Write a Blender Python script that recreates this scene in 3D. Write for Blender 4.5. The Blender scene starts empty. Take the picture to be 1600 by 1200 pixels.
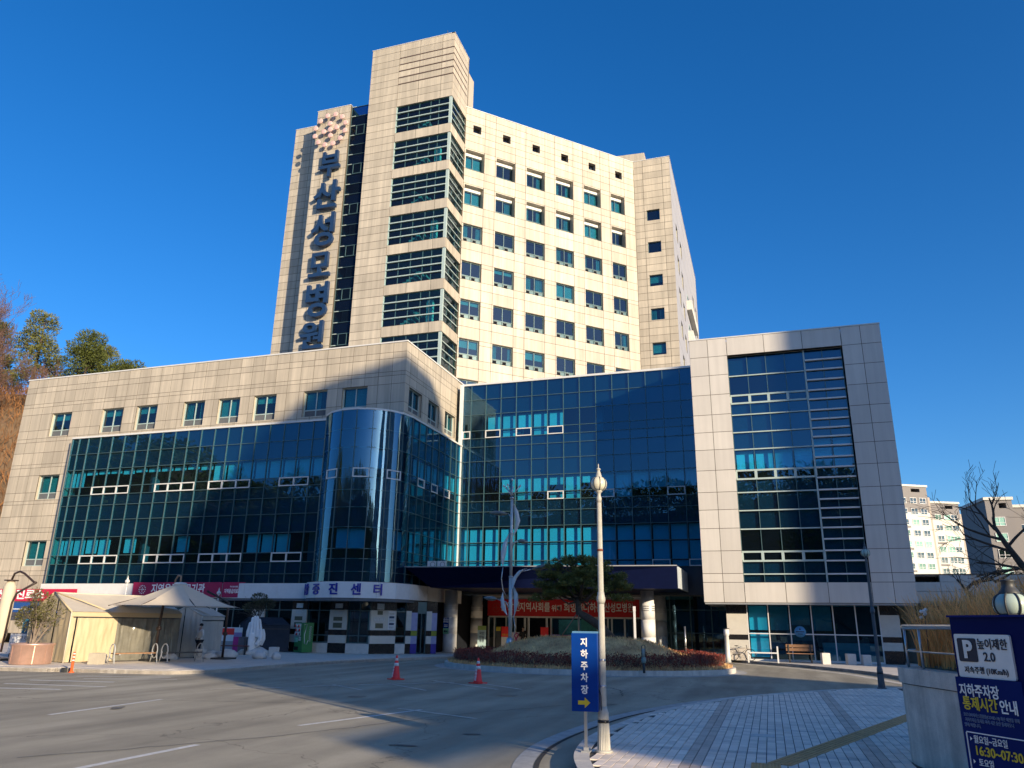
import bpy, bmesh, math, random
from mathutils import Vector, Matrix, noise
R = math.radians
random.seed(7)
SC = bpy.context.scene
COL = SC.collection

# ------------------------------------------------------------------ camera
CF, CP, CR, CY = 1188.52, 0.305284, 0.01489, 0.316765
cfwd = Vector((-math.sin(CY)*math.cos(CP), math.cos(CY)*math.cos(CP), math.sin(CP)))
cr0 = Vector((math.cos(CY), math.sin(CY), 0)); cu0 = cr0.cross(cfwd)
cright = math.cos(CR)*cr0 + math.sin(CR)*cu0
cup = -math.sin(CR)*cr0 + math.cos(CR)*cu0
CPOS = Vector((0, 0, 1.6))
cam = bpy.data.objects.new('camera', bpy.data.cameras.new('camera'))
COL.objects.link(cam)
M = Matrix((cright, cup, -cfwd)).transposed().to_4x4(); M.translation = CPOS
cam.matrix_world = M
cam.data.sensor_width = 36; cam.data.lens = 36*CF/1600
cam.data.clip_start = 0.1; cam.data.clip_end = 2500
SC.camera = cam
def to_px(p):
    v = Vector(p)-CPOS; w = v.dot(cfwd)
    if w < .1: return None
    return (800+CF*v.dot(cright)/w, 600-CF*v.dot(cup)/w)

# ------------------------------------------------------------------ light
AZ, EL = 55.0, 14.5          # sun to the right of the facade normal (-Y), height
SDIR = Vector((math.sin(R(AZ))*math.cos(R(EL)), -math.cos(R(AZ))*math.cos(R(EL)), math.sin(R(EL))))
sun = bpy.data.objects.new('sun', bpy.data.lights.new('sun', 'SUN')); COL.objects.link(sun)
sun.data.energy = 3.75; sun.data.angle = R(0.53); sun.data.color = (1, .82, .58)
sun.rotation_euler = SDIR.to_track_quat('Z', 'Y').to_euler(); sun.location = (30, -30, 60)
W = bpy.data.worlds.new('World'); SC.world = W; W.use_nodes = True
nt = W.node_tree; bg = nt.nodes['Background']
sky = nt.nodes.new('ShaderNodeTexSky'); sky.sky_type = 'NISHITA'; sky.sun_disc = False
sky.sun_elevation = R(EL); sky.sun_rotation = R(180-AZ)
sky.air_density = 1.0; sky.dust_density = 1.0; sky.ozone_density = 5.0; sky.altitude = 50
hs = nt.nodes.new('ShaderNodeHueSaturation'); hs.inputs['Saturation'].default_value = 1.2; hs.inputs['Hue'].default_value = 0.506
nt.links.new(sky.outputs[0], hs.inputs['Color']); nt.links.new(hs.outputs[0], bg.inputs['Color'])
bg.inputs['Strength'].default_value = 0.108
SC.view_settings.view_transform = 'Standard'; SC.view_settings.look = 'None'
SC.view_settings.exposure = 0.95; SC.view_settings.gamma = 1.0; SC.view_settings.use_curve_mapping = False
SC.cycles.max_bounces = 8; SC.cycles.transparent_max_bounces = 16; SC.cycles.glossy_bounces = 4
SC.cycles.transmission_bounces = 4; SC.cycles.diffuse_bounces = 3
SC.cycles.use_denoising = True; SC.cycles.caustics_reflective = False; SC.cycles.caustics_refractive = False

# ------------------------------------------------------------------ materials
MATS = {}
def mat(name, col, rough=.6, metal=0., var=.12, scale=4., bump=0., bscale=40., isl=0., col2=None, spec=.5, speck=0., sscale=200., tr=0., streak=0.):
    if name in MATS: return MATS[name]
    m = bpy.data.materials.new(name); m.use_nodes = True; n = m.node_tree; L = n.links
    b = n.nodes['Principled BSDF']; b.inputs['Roughness'].default_value = rough; b.inputs['Metallic'].default_value = metal
    b.inputs['Specular IOR Level'].default_value = spec
    geo = n.nodes.new('ShaderNodeNewGeometry')
    nz = n.nodes.new('ShaderNodeTexNoise'); nz.inputs['Scale'].default_value = scale; nz.inputs['Detail'].default_value = 5
    nz.inputs['Roughness'].default_value = .65
    L.new(geo.outputs['Position'], nz.inputs['Vector'])
    mix = n.nodes.new('ShaderNodeMix'); mix.data_type = 'RGBA'
    mr = n.nodes.new('ShaderNodeMapRange'); mr.inputs[1].default_value = .3; mr.inputs[2].default_value = .7
    L.new(nz.outputs['Fac'], mr.inputs[0]); L.new(mr.outputs[0], mix.inputs['Factor'])
    a = [c*(1-var) for c in col]; c2 = col2 or [min(1, c*(1+var)) for c in col]
    mix.inputs['A'].default_value = (*a, 1); mix.inputs['B'].default_value = (*c2, 1)
    out = mix.outputs['Result']
    def scl(fac_sock, lo, hi):
        nonlocal out
        r = n.nodes.new('ShaderNodeMapRange'); r.inputs[3].default_value = lo; r.inputs[4].default_value = hi
        L.new(fac_sock, r.inputs[0])
        v = n.nodes.new('ShaderNodeVectorMath'); v.operation = 'SCALE'
        L.new(out, v.inputs[0]); L.new(r.outputs[0], v.inputs['Scale']); out = v.outputs[0]
    if isl:
        oi = n.nodes.new('ShaderNodeObjectInfo'); ad = n.nodes.new('ShaderNodeMath'); ad.operation = 'ADD'
        L.new(geo.outputs['Random Per Island'], ad.inputs[0]); L.new(oi.outputs['Random'], ad.inputs[1])
        fr = n.nodes.new('ShaderNodeMath'); fr.operation = 'FRACT'; L.new(ad.outputs[0], fr.inputs[0])
        scl(fr.outputs[0], 1-isl, 1+isl)
    if speck:
        s2 = n.nodes.new('ShaderNodeTexNoise'); s2.inputs['Scale'].default_value = sscale; s2.inputs['Detail'].default_value = 2
        L.new(geo.outputs['Position'], s2.inputs['Vector']); 
        r0 = n.nodes.new('ShaderNodeMapRange'); r0.inputs[1].default_value = .3; r0.inputs[2].default_value = .7
        L.new(s2.outputs['Fac'], r0.inputs[0]); scl(r0.outputs[0], 1-speck, 1+speck)
    if streak:
        mp = n.nodes.new('ShaderNodeMapping'); mp.inputs['Scale'].default_value = (2.6,2.6,.10); L.new(geo.outputs['Position'], mp.inputs['Vector'])
        s3 = n.nodes.new('ShaderNodeTexNoise'); s3.inputs['Scale'].default_value = 1.; s3.inputs['Detail'].default_value = 5; s3.inputs['Roughness'].default_value = .7
        L.new(mp.outputs[0], s3.inputs['Vector'])
        r3 = n.nodes.new('ShaderNodeMapRange'); r3.inputs[1].default_value = .38; r3.inputs[2].default_value = .66; L.new(s3.outputs['Fac'], r3.inputs[0]); scl(r3.outputs[0], 1-streak, 1+streak*.4)
    L.new(out, b.inputs['Base Color'])
    if bump:
        bn = n.nodes.new('ShaderNodeTexNoise'); bn.inputs['Scale'].default_value = bscale; bn.inputs['Detail'].default_value = 4
        L.new(geo.outputs['Position'], bn.inputs['Vector'])
        bp = n.nodes.new('ShaderNodeBump'); bp.inputs['Strength'].default_value = bump; bp.inputs['Distance'].default_value = .02
        L.new(bn.outputs['Fac'], bp.inputs['Height']); L.new(bp.outputs[0], b.inputs['Normal'])
    if tr:
        t = n.nodes.new('ShaderNodeBsdfTranslucent'); L.new(out, t.inputs['Color'])
        mx = n.nodes.new('ShaderNodeMixShader'); mx.inputs[0].default_value = tr
        L.new(b.outputs[0], mx.inputs[1]); L.new(t.outputs[0], mx.inputs[2])
        L.new(mx.outputs[0], n.nodes['Material Output'].inputs['Surface'])
    MATS[name] = m; return m

def glass(name, tint, ior=2.5, gcol=(.62, .8, 1.0), wave=.06, dust=.006):
    if name in MATS: return MATS[name]
    m = bpy.data.materials.new(name); m.use_nodes = True; n = m.node_tree; L = n.links
    n.nodes.remove(n.nodes['Principled BSDF'])
    geo = n.nodes.new('ShaderNodeNewGeometry')
    nz = n.nodes.new('ShaderNodeTexNoise'); nz.inputs['Scale'].default_value = .55; nz.inputs['Detail'].default_value = 1
    L.new(geo.outputs['Position'], nz.inputs['Vector'])
    bp = n.nodes.new('ShaderNodeBump'); bp.inputs['Strength'].default_value = wave; bp.inputs['Distance'].default_value = .1
    L.new(nz.outputs['Fac'], bp.inputs['Height'])
    fr = n.nodes.new('ShaderNodeFresnel'); fr.inputs['IOR'].default_value = ior; L.new(bp.outputs[0], fr.inputs['Normal'])
    bf = n.nodes.new('ShaderNodeMath'); bf.operation = 'SUBTRACT'; bf.inputs[0].default_value = 1; L.new(geo.outputs['Backfacing'], bf.inputs[1])
    ml = n.nodes.new('ShaderNodeMath'); ml.operation = 'MULTIPLY'; L.new(fr.outputs[0], ml.inputs[0]); L.new(bf.outputs[0], ml.inputs[1])
    tb = n.nodes.new('ShaderNodeBsdfTransparent'); tb.inputs['Color'].default_value = (*[math.sqrt(c) for c in tint], 1)
    df = n.nodes.new('ShaderNodeBsdfDiffuse'); df.inputs['Color'].default_value = (.5, .55, .6, 1)
    m0 = n.nodes.new('ShaderNodeMixShader'); m0.inputs[0].default_value = dust
    L.new(tb.outputs[0], m0.inputs[1]); L.new(df.outputs[0], m0.inputs[2])
    gl = n.nodes.new('ShaderNodeBsdfGlossy'); gl.inputs['Color'].default_value = (*gcol, 1); gl.inputs['Roughness'].default_value = .0
    L.new(bp.outputs[0], gl.inputs['Normal'])
    mx = n.nodes.new('ShaderNodeMixShader'); L.new(ml.outputs[0], mx.inputs[0]); L.new(m0.outputs[0], mx.inputs[1]); L.new(gl.outputs[0], mx.inputs[2])
    L.new(mx.outputs[0], n.nodes['Material Output'].inputs['Surface'])
    MATS[name] = m; return m

def emat(name, col, s):
    m = bpy.data.materials.new(name); m.use_nodes = True; b = m.node_tree.nodes['Principled BSDF']
    b.inputs['Base Color'].default_value = (*col, 1); b.inputs['Emission Color'].default_value = (*col, 1); b.inputs['Emission Strength'].default_value = s
    return m

# ------------------------------------------------------------------ mesh builder and object helpers
LOCAL = {'direction_sign','street_lamp','garden_lamp','sculptural_lamp','parking_sign','traffic_cone','delineator_post','person','hands_sculpture',
         'stone_block','bench','railing_seat','bicycle','vending_machine','banner_stand','boxed_sign','column_sign','information_board','air_conditioner',
         'garden_light','white_post','metal_pole','apartment_building'}      # things modelled about their own base
def wl(o):
    v = Vector((0, 0, 0)); q = o
    while q and q.parent: q = q.parent
    if q and q.name.split('.')[0] in LOCAL: return v
    while o: v += o.location; o = o.parent
    return v
class MB:
    def __init__(s): s.v = []; s.f = []; s.sm = []
    def add(s, vs, fs, smooth=False):
        k = len(s.v); s.v += [tuple(p) for p in vs]
        for f in fs: s.f.append([k+i for i in f]); s.sm.append(smooth)
        return s
    def hexa(s, b, t):      # b, t: lower and upper 4 corners ccw from above
        return s.add(list(b)+list(t), [(3,2,1,0),(4,5,6,7),(0,1,5,4),(1,2,6,5),(2,3,7,6),(3,0,4,7)])
    def box(s, x0, x1, y0, y1, z0, z1):
        return s.hexa([(x0,y0,z0),(x1,y0,z0),(x1,y1,z0),(x0,y1,z0)], [(x0,y0,z1),(x1,y0,z1),(x1,y1,z1),(x0,y1,z1)])
    def seg(s, a, b, z0, z1, d0, d1):   # slab along plan segment a->b (left to right seen from outside), depth d0..d1 outward
        a = Vector(a); b = Vector(b); u = (b-a).normalized(); n = Vector((u.y, -u.x))
        p = [a+n*d1, b+n*d1, b+n*d0, a+n*d0]
        return s.hexa([(q.x,q.y,z0) for q in p], [(q.x,q.y,z1) for q in p])
    def prism(s, pts, z0, z1):
        n = len(pts)
        ar = sum(pts[i][0]*pts[(i+1)%n][1]-pts[(i+1)%n][0]*pts[i][1] for i in range(n))
        if ar < 0: pts = pts[::-1]
        vs = [(p[0],p[1],z0) for p in pts]+[(p[0],p[1],z1) for p in pts]
        return s.add(vs, [list(range(n-1,-1,-1)), list(range(n,2*n))]+[(i,(i+1)%n,n+(i+1)%n,n+i) for i in range(n)])
    def tube(s, pts, rs, n=8, cap=True, smooth=True, flat=1.):
        pts = [Vector(p) for p in pts]
        if not hasattr(rs, '__len__'): rs = [rs]*len(pts)
        rings = []; prev = None
        for i, p in enumerate(pts):
            d = (pts[min(i+1,len(pts)-1)]-pts[max(i-1,0)])
            d = d.normalized() if d.length > 1e-9 else Vector((0,0,1))
            if prev is None:
                h = Vector((1,0,0)) if abs(d.x) < .8 else Vector((0,1,0))
                e = d.cross(h).normalized()
            else: e = (prev-d*prev.dot(d)).normalized()
            g = d.cross(e); prev = e
            rings.append([p+(e*math.cos(2*math.pi*k/n)+g*flat*math.sin(2*math.pi*k/n))*rs[i] for k in range(n)])
        vs = [v for r in rings for v in r]; fs = []
        for i in range(len(rings)-1):
            for k in range(n): fs.append((i*n+k, i*n+(k+1)%n, (i+1)*n+(k+1)%n, (i+1)*n+k))
        if cap: fs += [tuple(range(n-1,-1,-1)), tuple(range((len(rings)-1)*n, len(rings)*n))]
        return s.add(vs, fs, smooth)
    def lathe(s, prof, c=(0,0,0), n=16, smooth=True, sx=1., sy=1.):
        vs = []; fs = []
        for r, z in prof:
            for k in range(n):
                a = 2*math.pi*k/n; vs.append((c[0]+r*sx*math.cos(a), c[1]+r*sy*math.sin(a), c[2]+z))
        for i in range(len(prof)-1):
            for k in range(n): fs.append((i*n+k, i*n+(k+1)%n, (i+1)*n+(k+1)%n, (i+1)*n+k))
        fs += [tuple(range(n-1,-1,-1)), tuple(range((len(prof)-1)*n, len(prof)*n))]
        return s.add(vs, fs, smooth)
    def blob(s, c, r, n=10, m=7, jit=0., seed=0):
        vs = []; fs = []; c = Vector(c)
        if not hasattr(r, '__len__'): r = (r, r, r)
        for i in range(m+1):
            t = math.pi*i/m
            for k in range(n):
                a = 2*math.pi*k/n
                d = Vector((math.sin(t)*math.cos(a), math.sin(t)*math.sin(a), -math.cos(t)))
                q = 1+jit*noise.noise(d*1.7+Vector((seed*3.1, seed, 0)))
                vs.append((c.x+d.x*r[0]*q, c.y+d.y*r[1]*q, c.z+d.z*r[2]*q))
        for i in range(m):
            for k in range(n): fs.append((i*n+k, i*n+(k+1)%n, (i+1)*n+(k+1)%n, (i+1)*n+k))
        return s.add(vs, fs, True)
    def leaf(s, c, d, l, w, up=None):      # one small leaf quad (kite) at c along d
        c = Vector(c); d = Vector(d).normalized()
        q = d.cross(Vector((random.uniform(-1,1), random.uniform(-1,1), random.uniform(-1,1))))
        q = q.normalized() if q.length > 1e-4 else Vector((1,0,0))
        return s.add([c, c+d*l*.5+q*w*.5, c+d*l, c+d*l*.5-q*w*.5], [(0,1,2,3)])
    def mesh(s, name, off=Vector((0,0,0))):
        me = bpy.data.meshes.new(name)
        me.from_pydata([(x-off.x, y-off.y, z-off.z) for x, y, z in s.v], [], s.f)
        me.polygons.foreach_set('use_smooth', s.sm); me.update()
        return me
    def build_at(s, name, m, parent, loc, rot=(0,0,0)):     # a piece modelled about its own origin, then placed
        o = s.build(name, m); o.parent = parent; o.location = Vector(loc)-wl(parent); o.rotation_euler = rot
        return o
    def build(s, name, m, parent=None, kind=None, label=None):
        me = s.mesh(name, wl(parent) if parent else Vector((0,0,0)))
        me.materials.append(m)
        o = bpy.data.objects.new(name, me); COL.objects.link(o)
        if parent: o.parent = parent
        if kind: o['kind'] = kind
        if label: o['label'] = label
        return o
def thing(name, label, cat, loc=(0,0,0), rz=0, group=None):
    o = bpy.data.objects.new(name, None); COL.objects.link(o); o.location = loc; o.rotation_euler = (0,0,rz)
    o.empty_display_size = .3
    o['label'] = label; o['category'] = cat
    if group: o['group'] = group
    return o
def tag(o, label, cat, group=None):
    o['label'] = label; o['category'] = cat
    if group: o['group'] = group
    return o
def struct(name, mb, m, parent=None):
    return mb.build(name, m, parent, 'structure')
def dup(root, loc, rz=None, label=None, group=None):
    def cp(o, par):
        c = o.copy(); COL.objects.link(c)
        if par: c.parent = par
        for ch in o.children: cp(ch, c)
        return c
    r = cp(root, None); r.location = loc
    if rz is not None: r.rotation_euler = (0,0,rz)
    if label: r['label'] = label
    if group: r['group'] = group
    return r
def inst(name, me, parent, loc, rot=(0,0,0), scale=(1,1,1)):
    o = bpy.data.objects.new(name, me); COL.objects.link(o)
    o.parent = parent; o.location = Vector(loc)-wl(parent); o.rotation_euler = rot; o.scale = scale
    return o
UB = {}
def unit_box(m):
    if m.name not in UB: UB[m.name] = MB().box(0,1,0,1,0,1).mesh('block_'+m.name); UB[m.name].materials.append(m)
    return UB[m.name]
def seg_obj(name, m, parent, a, b, z0, z1, d0, d1, tilt=0.):
    a = Vector(a); b = Vector(b); u = (b-a); l = u.length; u.normalize(); n = Vector((u.y, -u.x)); p = a+n*d1
    return inst(name, unit_box(m), parent, (p.x, p.y, z0), (random.uniform(-tilt,tilt), 0, math.atan2(u.y,u.x)+random.uniform(-tilt,tilt)), (l, d1-d0, z1-z0))
def text(body, size, m, name, parent, loc, rot=(R(90),0,0), ext=.004, bold=0., sx=1., align='CENTER', sp=1.):
    c = bpy.data.curves.new('lettering', 'FONT'); c.body = body; c.size = size; c.extrude = ext; c.offset = bold
    c.align_x = align; c.align_y = 'CENTER'; c.resolution_u = 3; c.space_character = sp
    t = bpy.data.objects.new('lettering', c); COL.objects.link(t)
    me = bpy.data.meshes.new_from_object(t.evaluated_get(bpy.context.evaluated_depsgraph_get()))
    bpy.data.objects.remove(t); bpy.data.curves.remove(c)
    me.materials.clear(); me.materials.append(m)
    if sx != 1.: me.transform(Matrix.Diagonal((sx,1,1,1)))
    o = bpy.data.objects.new(name, me); COL.objects.link(o); o.rotation_euler = rot
    if parent: o.parent = parent; o.location = Vector(loc)-wl(parent)
    else: o.location = loc
    return o
def flat(pts, z):
    return MB().add([(x,y,z) for x,y in pts], [list(range(len(pts)))])

# palette
m_clad = mat('stone_cladding', (.53,.467,.37), .55, var=.07, scale=.5, isl=.10, speck=.05, sscale=60, bump=.05, bscale=25, streak=.2)
m_clad2 = mat('composite_panel', (.62,.585,.53), .4, var=.05, scale=.35, isl=.05, streak=.07)
m_joint = mat('joint_backing', (.10,.085,.065), .8)
m_trim = mat('white_metal_trim', (.68,.68,.66), .4, var=.05)
m_mull = mat('mullion_green_grey', (.075,.14,.15), .35, metal=.2, var=.08)
m_mullw = mat('vent_grey', (.16,.22,.22), .45)
m_mull2 = mat('frame_pale_green', (.40,.50,.48), .4, var=.06)
m_white = mat('white_paint', (.72,.72,.71), .4, var=.05)
m_black = mat('black_stone', (.015,.014,.014), .25, var=.2)
m_dark = mat('dark_interior', (.011,.013,.018), .9, spec=.1)
m_slab = mat('interior_slab', (.12,.13,.14), .8)
m_span = mat('spandrel_panel', (.018,.03,.05), .5, isl=.2)
m_blind = mat('roller_blind', (.74,.76,.74), .8, var=.04, scale=.4, isl=.10)
m_curt = mat('curtain_cloth', (.55,.62,.62), .9, var=.1, scale=3, isl=.2)
m_gl = glass('curtain_glass', (.15,.64,.82), 2.1, (.36,.70,1.))
m_gl2 = glass('drum_glass', (.10,.50,.72), 2.5, (.42,.74,1.), wave=.14)
m_gl3 = glass('window_glass', (.10,.40,.46), 1.9)
m_navy = mat('navy_metal', (.003,.006,.030), .5, var=.1, spec=.06)
m_steel = mat('stainless_steel', (.58,.58,.58), .32, metal=.9, var=.08)
m_grey = mat('grey_metal', (.30,.31,.32), .45, var=.08)
m_dgrey = mat('dark_metal', (.045,.048,.05), .5, var=.15)
m_cream = mat('cream_paint', (.58,.55,.48), .5, var=.06)
m_gran = mat('white_granite', (.62,.59,.54), .7, var=.1, speck=.15, sscale=120)
m_conc = mat('weathered_concrete', (.62,.56,.48), .85, var=.25, scale=2.2, speck=.1, sscale=90, bump=.3, bscale=50, streak=.25)
m_kerb = mat('kerb_granite', (.58,.54,.48), .75, var=.12, scale=5, isl=.08, speck=.12, sscale=120)
m_red = mat('red_plastic', (.92,.035,.03), .4, var=.08)
m_orange = mat('orange_plastic', (.75,.12,.02), .4)
m_blue = mat('sign_blue', (.003,.045,.26), .4, var=.08, spec=.15)
m_wtext = mat('white_lettering', (.92,.90,.87), .5, var=.02)
m_ytext = mat('yellow_lettering', (.75,.55,.03), .5, var=.02)
m_ktext = mat('dark_lettering', (.01,.01,.03), .5, var=.02)
m_banner = mat('banner_red', (.62,.015,.02), .6, var=.08)
m_maroon = mat('banner_maroon', (.36,.008,.07), .6, var=.08)
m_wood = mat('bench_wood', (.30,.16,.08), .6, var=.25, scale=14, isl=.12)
m_bark = mat('bark', (.085,.06,.045), .9, var=.35, scale=9, bump=.5, bscale=30)
m_barkp = mat('pale_bark', (.24,.19,.15), .9, var=.3, scale=6)
m_twig = mat('winter_twigs', (.21,.135,.10), .9, var=.3, scale=.8, isl=.3)
m_pine = mat('pine_needles', (.10,.12,.022), .7, var=.4, scale=1.2, isl=.35, tr=.2)
m_pine2 = mat('pine_needles_dark', (.15,.155,.035), .7, var=.4, scale=1.6, isl=.35, tr=.15)
m_dry = mat('dry_grass', (.95,.48,.18), .9, var=.25, scale=3, isl=.35, tr=.25)
m_dry2 = mat('dry_lawn', (.95,.47,.22), .9, var=.5, scale=1.6, isl=.3, tr=.15)
m_hedge = mat('red_brown_hedge', (.24,.045,.030), .85, var=.4, scale=5, isl=.45, tr=.15)
m_soil = mat('soil', (.16,.12,.08), .95, var=.3, scale=4)
# ================================================================== ground and roads
def asphalt():
    m = mat('asphalt', (.36,.32,.235), .85, var=.16, scale=.35, speck=.22, sscale=160, bump=.25, bscale=180)
    n = m.node_tree; L = n.links; b = n.nodes['Principled BSDF']
    src = b.inputs['Base Color'].links[0].from_socket
    geo = n.nodes.new('ShaderNodeNewGeometry')
    # long streaks and worn patches
    mp = n.nodes.new('ShaderNodeMapping'); mp.inputs['Scale'].default_value = (.9,.12,1); mp.inputs['Rotation'].default_value = (0,0,R(35))
    L.new(geo.outputs['Position'], mp.inputs['Vector'])
    t = n.nodes.new('ShaderNodeTexNoise'); t.inputs['Scale'].default_value = 1.3; t.inputs['Detail'].default_value = 6; L.new(mp.outputs[0], t.inputs['Vector'])
    r = n.nodes.new('ShaderNodeMapRange'); r.inputs[1].default_value = .35; r.inputs[2].default_value = .65; r.inputs[3].default_value = .74; r.inputs[4].default_value = 1.16
    L.new(t.outputs['Fac'], r.inputs[0])
    v = n.nodes.new('ShaderNodeVectorMath'); v.operation = 'SCALE'; L.new(src, v.inputs[0]); L.new(r.outputs[0], v.inputs['Scale'])
    # fine cracks
    vo = n.nodes.new('ShaderNodeTexVoronoi'); vo.feature = 'DISTANCE_TO_EDGE'; vo.inputs['Scale'].default_value = .16
    wn = n.nodes.new('ShaderNodeTexNoise'); wn.inputs['Scale'].default_value = 1.1; wn.inputs['Detail'].default_value = 5
    L.new(geo.outputs['Position'], wn.inputs['Vector'])
    ad = n.nodes.new('ShaderNodeVectorMath'); ad.operation = 'ADD'
    sc = n.nodes.new('ShaderNodeVectorMath'); sc.operation = 'SCALE'; sc.inputs['Scale'].default_value = 1.6; L.new(wn.outputs['Color'], sc.inputs[0])
    L.new(geo.outputs['Position'], ad.inputs[0]); L.new(sc.outputs[0], ad.inputs[1]); L.new(ad.outputs[0], vo.inputs['Vector'])
    cr = n.nodes.new('ShaderNodeMapRange'); cr.inputs[1].default_value = 0; cr.inputs[2].default_value = .0035; cr.inputs[3].default_value = .5; cr.inputs[4].default_value = 1
    L.new(vo.outputs['Distance'], cr.inputs[0])
    v2 = n.nodes.new('ShaderNodeVectorMath'); v2.operation = 'SCALE'; L.new(v.outputs[0], v2.inputs[0]); L.new(cr.outputs[0], v2.inputs['Scale'])
    L.new(v2.outputs[0], b.inputs['Base Color'])
    return m
m_asph = asphalt()
m_pave = mat('pale_paving', (.62,.56,.48), .8, var=.12, scale=1.2, speck=.08, sscale=60)
m_line = mat('worn_road_paint', (.66,.65,.61), .7, var=.2, scale=8)
m_linef = mat('faded_road_paint', (.62,.57,.48), .8, var=.35, scale=5)
m_earth = mat('far_ground', (.14,.13,.10), .95, var=.3, scale=.1)
ZR = -.12
struct('ground', MB().box(-600,600,-400,700,-.6,-.16), m_earth)
struct('road', MB().box(-75,60,-45,75,-.158,ZR), m_asph)

def smooth_line(pts, n=5):
    P = [Vector((p[0],p[1])) for p in pts]; out = []
    for i in range(len(P)-1):
        p0 = P[max(i-1,0)]; p1 = P[i]; p2 = P[i+1]; p3 = P[min(i+2,len(P)-1)]
        for k in range(n):
            t = k/n
            out.append(.5*((2*p1)+(p2-p0)*t+(2*p0-5*p1+4*p2-p3)*t*t+(3*p1-p0-3*p2+p3)*t**3))
    out.append(P[-1]); return out
def strip(a, b, w):
    a = Vector(a); b = Vector(b); u = (b-a).normalized(); n = Vector((-u.y,u.x))*w/2
    return [a-n, b-n, b+n, a+n]
def marking(pts, m, z=ZR+.004):
    struct('road_marking', flat([(p[0],p[1]) for p in pts], z), m)
for a, b, w in [((-12.74,11.83),(-13.02,15.0),.11), ((-7.99,7.4),(-7.94,10.0),.12), ((-7.82,12.4),(-6.98,15.6),.11)]:
    marking(strip(a,b,w), m_line)
for a, b, w in [((-20.3,19.6),(-17.6,20.55),.10), ((-19.3,18.9),(-16.9,20.0),.10), ((-20.1,17.8),(-17.6,18.3),.16), ((-19.6,16.6),(-16.6,17.0),.14), ((-18.6,15.5),(-16.9,15.9),.16)]:
    marking(strip(a,b,w), m_line)
for a, b, w in [((-12.3,19.4),(-9.2,22.9),.13), ((-11.9,20.4),(-10.3,19.2),.08), ((-10.7,21.5),(-8.8,19.9),.09), ((-10.0,23.2),(-7.2,21.1),.10), ((-8.3,22.9),(-6.6,21.4),.10), ((-7.5,15.6),(-5.4,14.6),.10), ((-13.8,17.6),(-12.2,19.3),.10), ((-5.2,22.2),(-4.0,22.9),.08)]:
    marking(strip(a,b,w), m_linef, ZR+.008)

m_patch = mat('tar_patch', (.12,.11,.095), .8, var=.2, scale=3, speck=.2, sscale=150); m_oil = mat('oil_stain', (.16,.145,.115), .55, var=.3, scale=6)
def blotch(x, y, rx, ry, a, seed, m, z):
    pts = []
    for k in range(22):
        t = 2*math.pi*k/22; q = 1+.5*noise.noise(Vector((math.cos(t)*1.3,math.sin(t)*1.3,seed)))
        px, py = rx*q*math.cos(t), ry*q*math.sin(t); pts.append((x+px*math.cos(a)-py*math.sin(a), y+px*math.sin(a)+py*math.cos(a)))
    struct('road_stain', flat(pts, z), m)
for i, (x,y,rx,ry,a) in enumerate(((-4.7,12.6,.16,.06,.3),(-5.2,11.1,.22,.07,.1),(-9.5,17.5,.25,.2,1),(-6.4,19.5,.3,.18,.4),(-12.5,13.2,.25,.12,2),(-3.6,18.4,.2,.1,.8))): blotch(x,y,rx,ry,a,i,m_oil if i > 1 else m_patch,ZR+.008)
for pts in (((-9.2,8.2),(-7.4,11.2),(-6.0,14.9),(-4.4,17.9)),((-15.5,12.5),(-13.2,14.6),(-9.6,15.8),(-6.6,18.6)),((-5.6,24.5),(-4.2,22.7),(-3.7,20.6))):
    g = smooth_line(pts, 14); bm = MB()
    for i in range(len(g)-1):
        a, b = g[i], g[i+1]; j = lambda p: Vector((p.x+.09*noise.noise(Vector((p.x*3,p.y*3,0))), p.y+.09*noise.noise(Vector((p.x*3,p.y*3,5))))); a, b = j(a), j(b)
        u = (b-a).normalized()*.011; bm.add([(a.x+u.y,a.y-u.x,ZR+.012),(b.x+u.y,b.y-u.x,ZR+.012),(b.x-u.y,b.y+u.x,ZR+.012),(a.x-u.y,a.y+u.x,ZR+.012)], [(0,1,2,3)])
    struct('road_crack', bm, mat('crack_dark', (.05,.045,.04), .9, var=.3))
# ---- kerbs, pavements
def stones(pts, parent, w, z0, z1, step, m=m_kerb, name='kerb_stone', side=1):
    P = [Vector(p) for p in pts]; acc = []
    for i in range(len(P)-1):
        l = (P[i+1]-P[i]).length; k = max(1, int(l/.12))
        acc += [P[i].lerp(P[i+1], j/k) for j in range(k)]
    acc.append(P[-1]); run = [acc[0]]; d = 0
    def emit(run):
        n = len(run); o1 = []; o2 = []
        for i, p in enumerate(run):
            u = (run[min(i+1,n-1)]-run[max(i-1,0)]).normalized(); q = Vector((-u.y,u.x))*w*side
            o1.append(p); o2.append(p+q)
        # shorten ends slightly: the joint
        o1[0] = o1[0].lerp(o1[1], .08); o2[0] = o2[0].lerp(o2[1], .08)
        bm = MB(); j = random.uniform(-.004,.004); c = .015
        for i in range(n-1):
            a, b, cc, dd = o1[i], o1[i+1], o2[i+1], o2[i]
            q = [a,b,cc,dd] if side > 0 else [dd,cc,b,a]
            bm.hexa([(p.x,p.y,z0) for p in q], [(p.x,p.y,z1+j) for p in q])
        bm.build(name, m, parent)
    for i in range(1, len(acc)):
        d += (acc[i]-acc[i-1]).length; run.append(acc[i])
        if d >= step and len(run) > 2: emit(run); run = [acc[i]]; d = 0
    if len(run) > 2: emit(run)
LK = smooth_line([(-60,17.5),(-40,18.6),(-24.3,20.3),(-22.2,20.85),(-19.8,21.2),(-18.3,21.8),(-17.75,23.4),(-17.95,26.6),(-17.6,30.3),(-16.9,33.5),(-15.7,37),(-15.2,41.5)])
lp = struct('pavement', MB().prism([(p.x,p.y) for p in LK]+[(-15.2,60),(-60,60)], -.155, -.012), m_pave)
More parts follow.
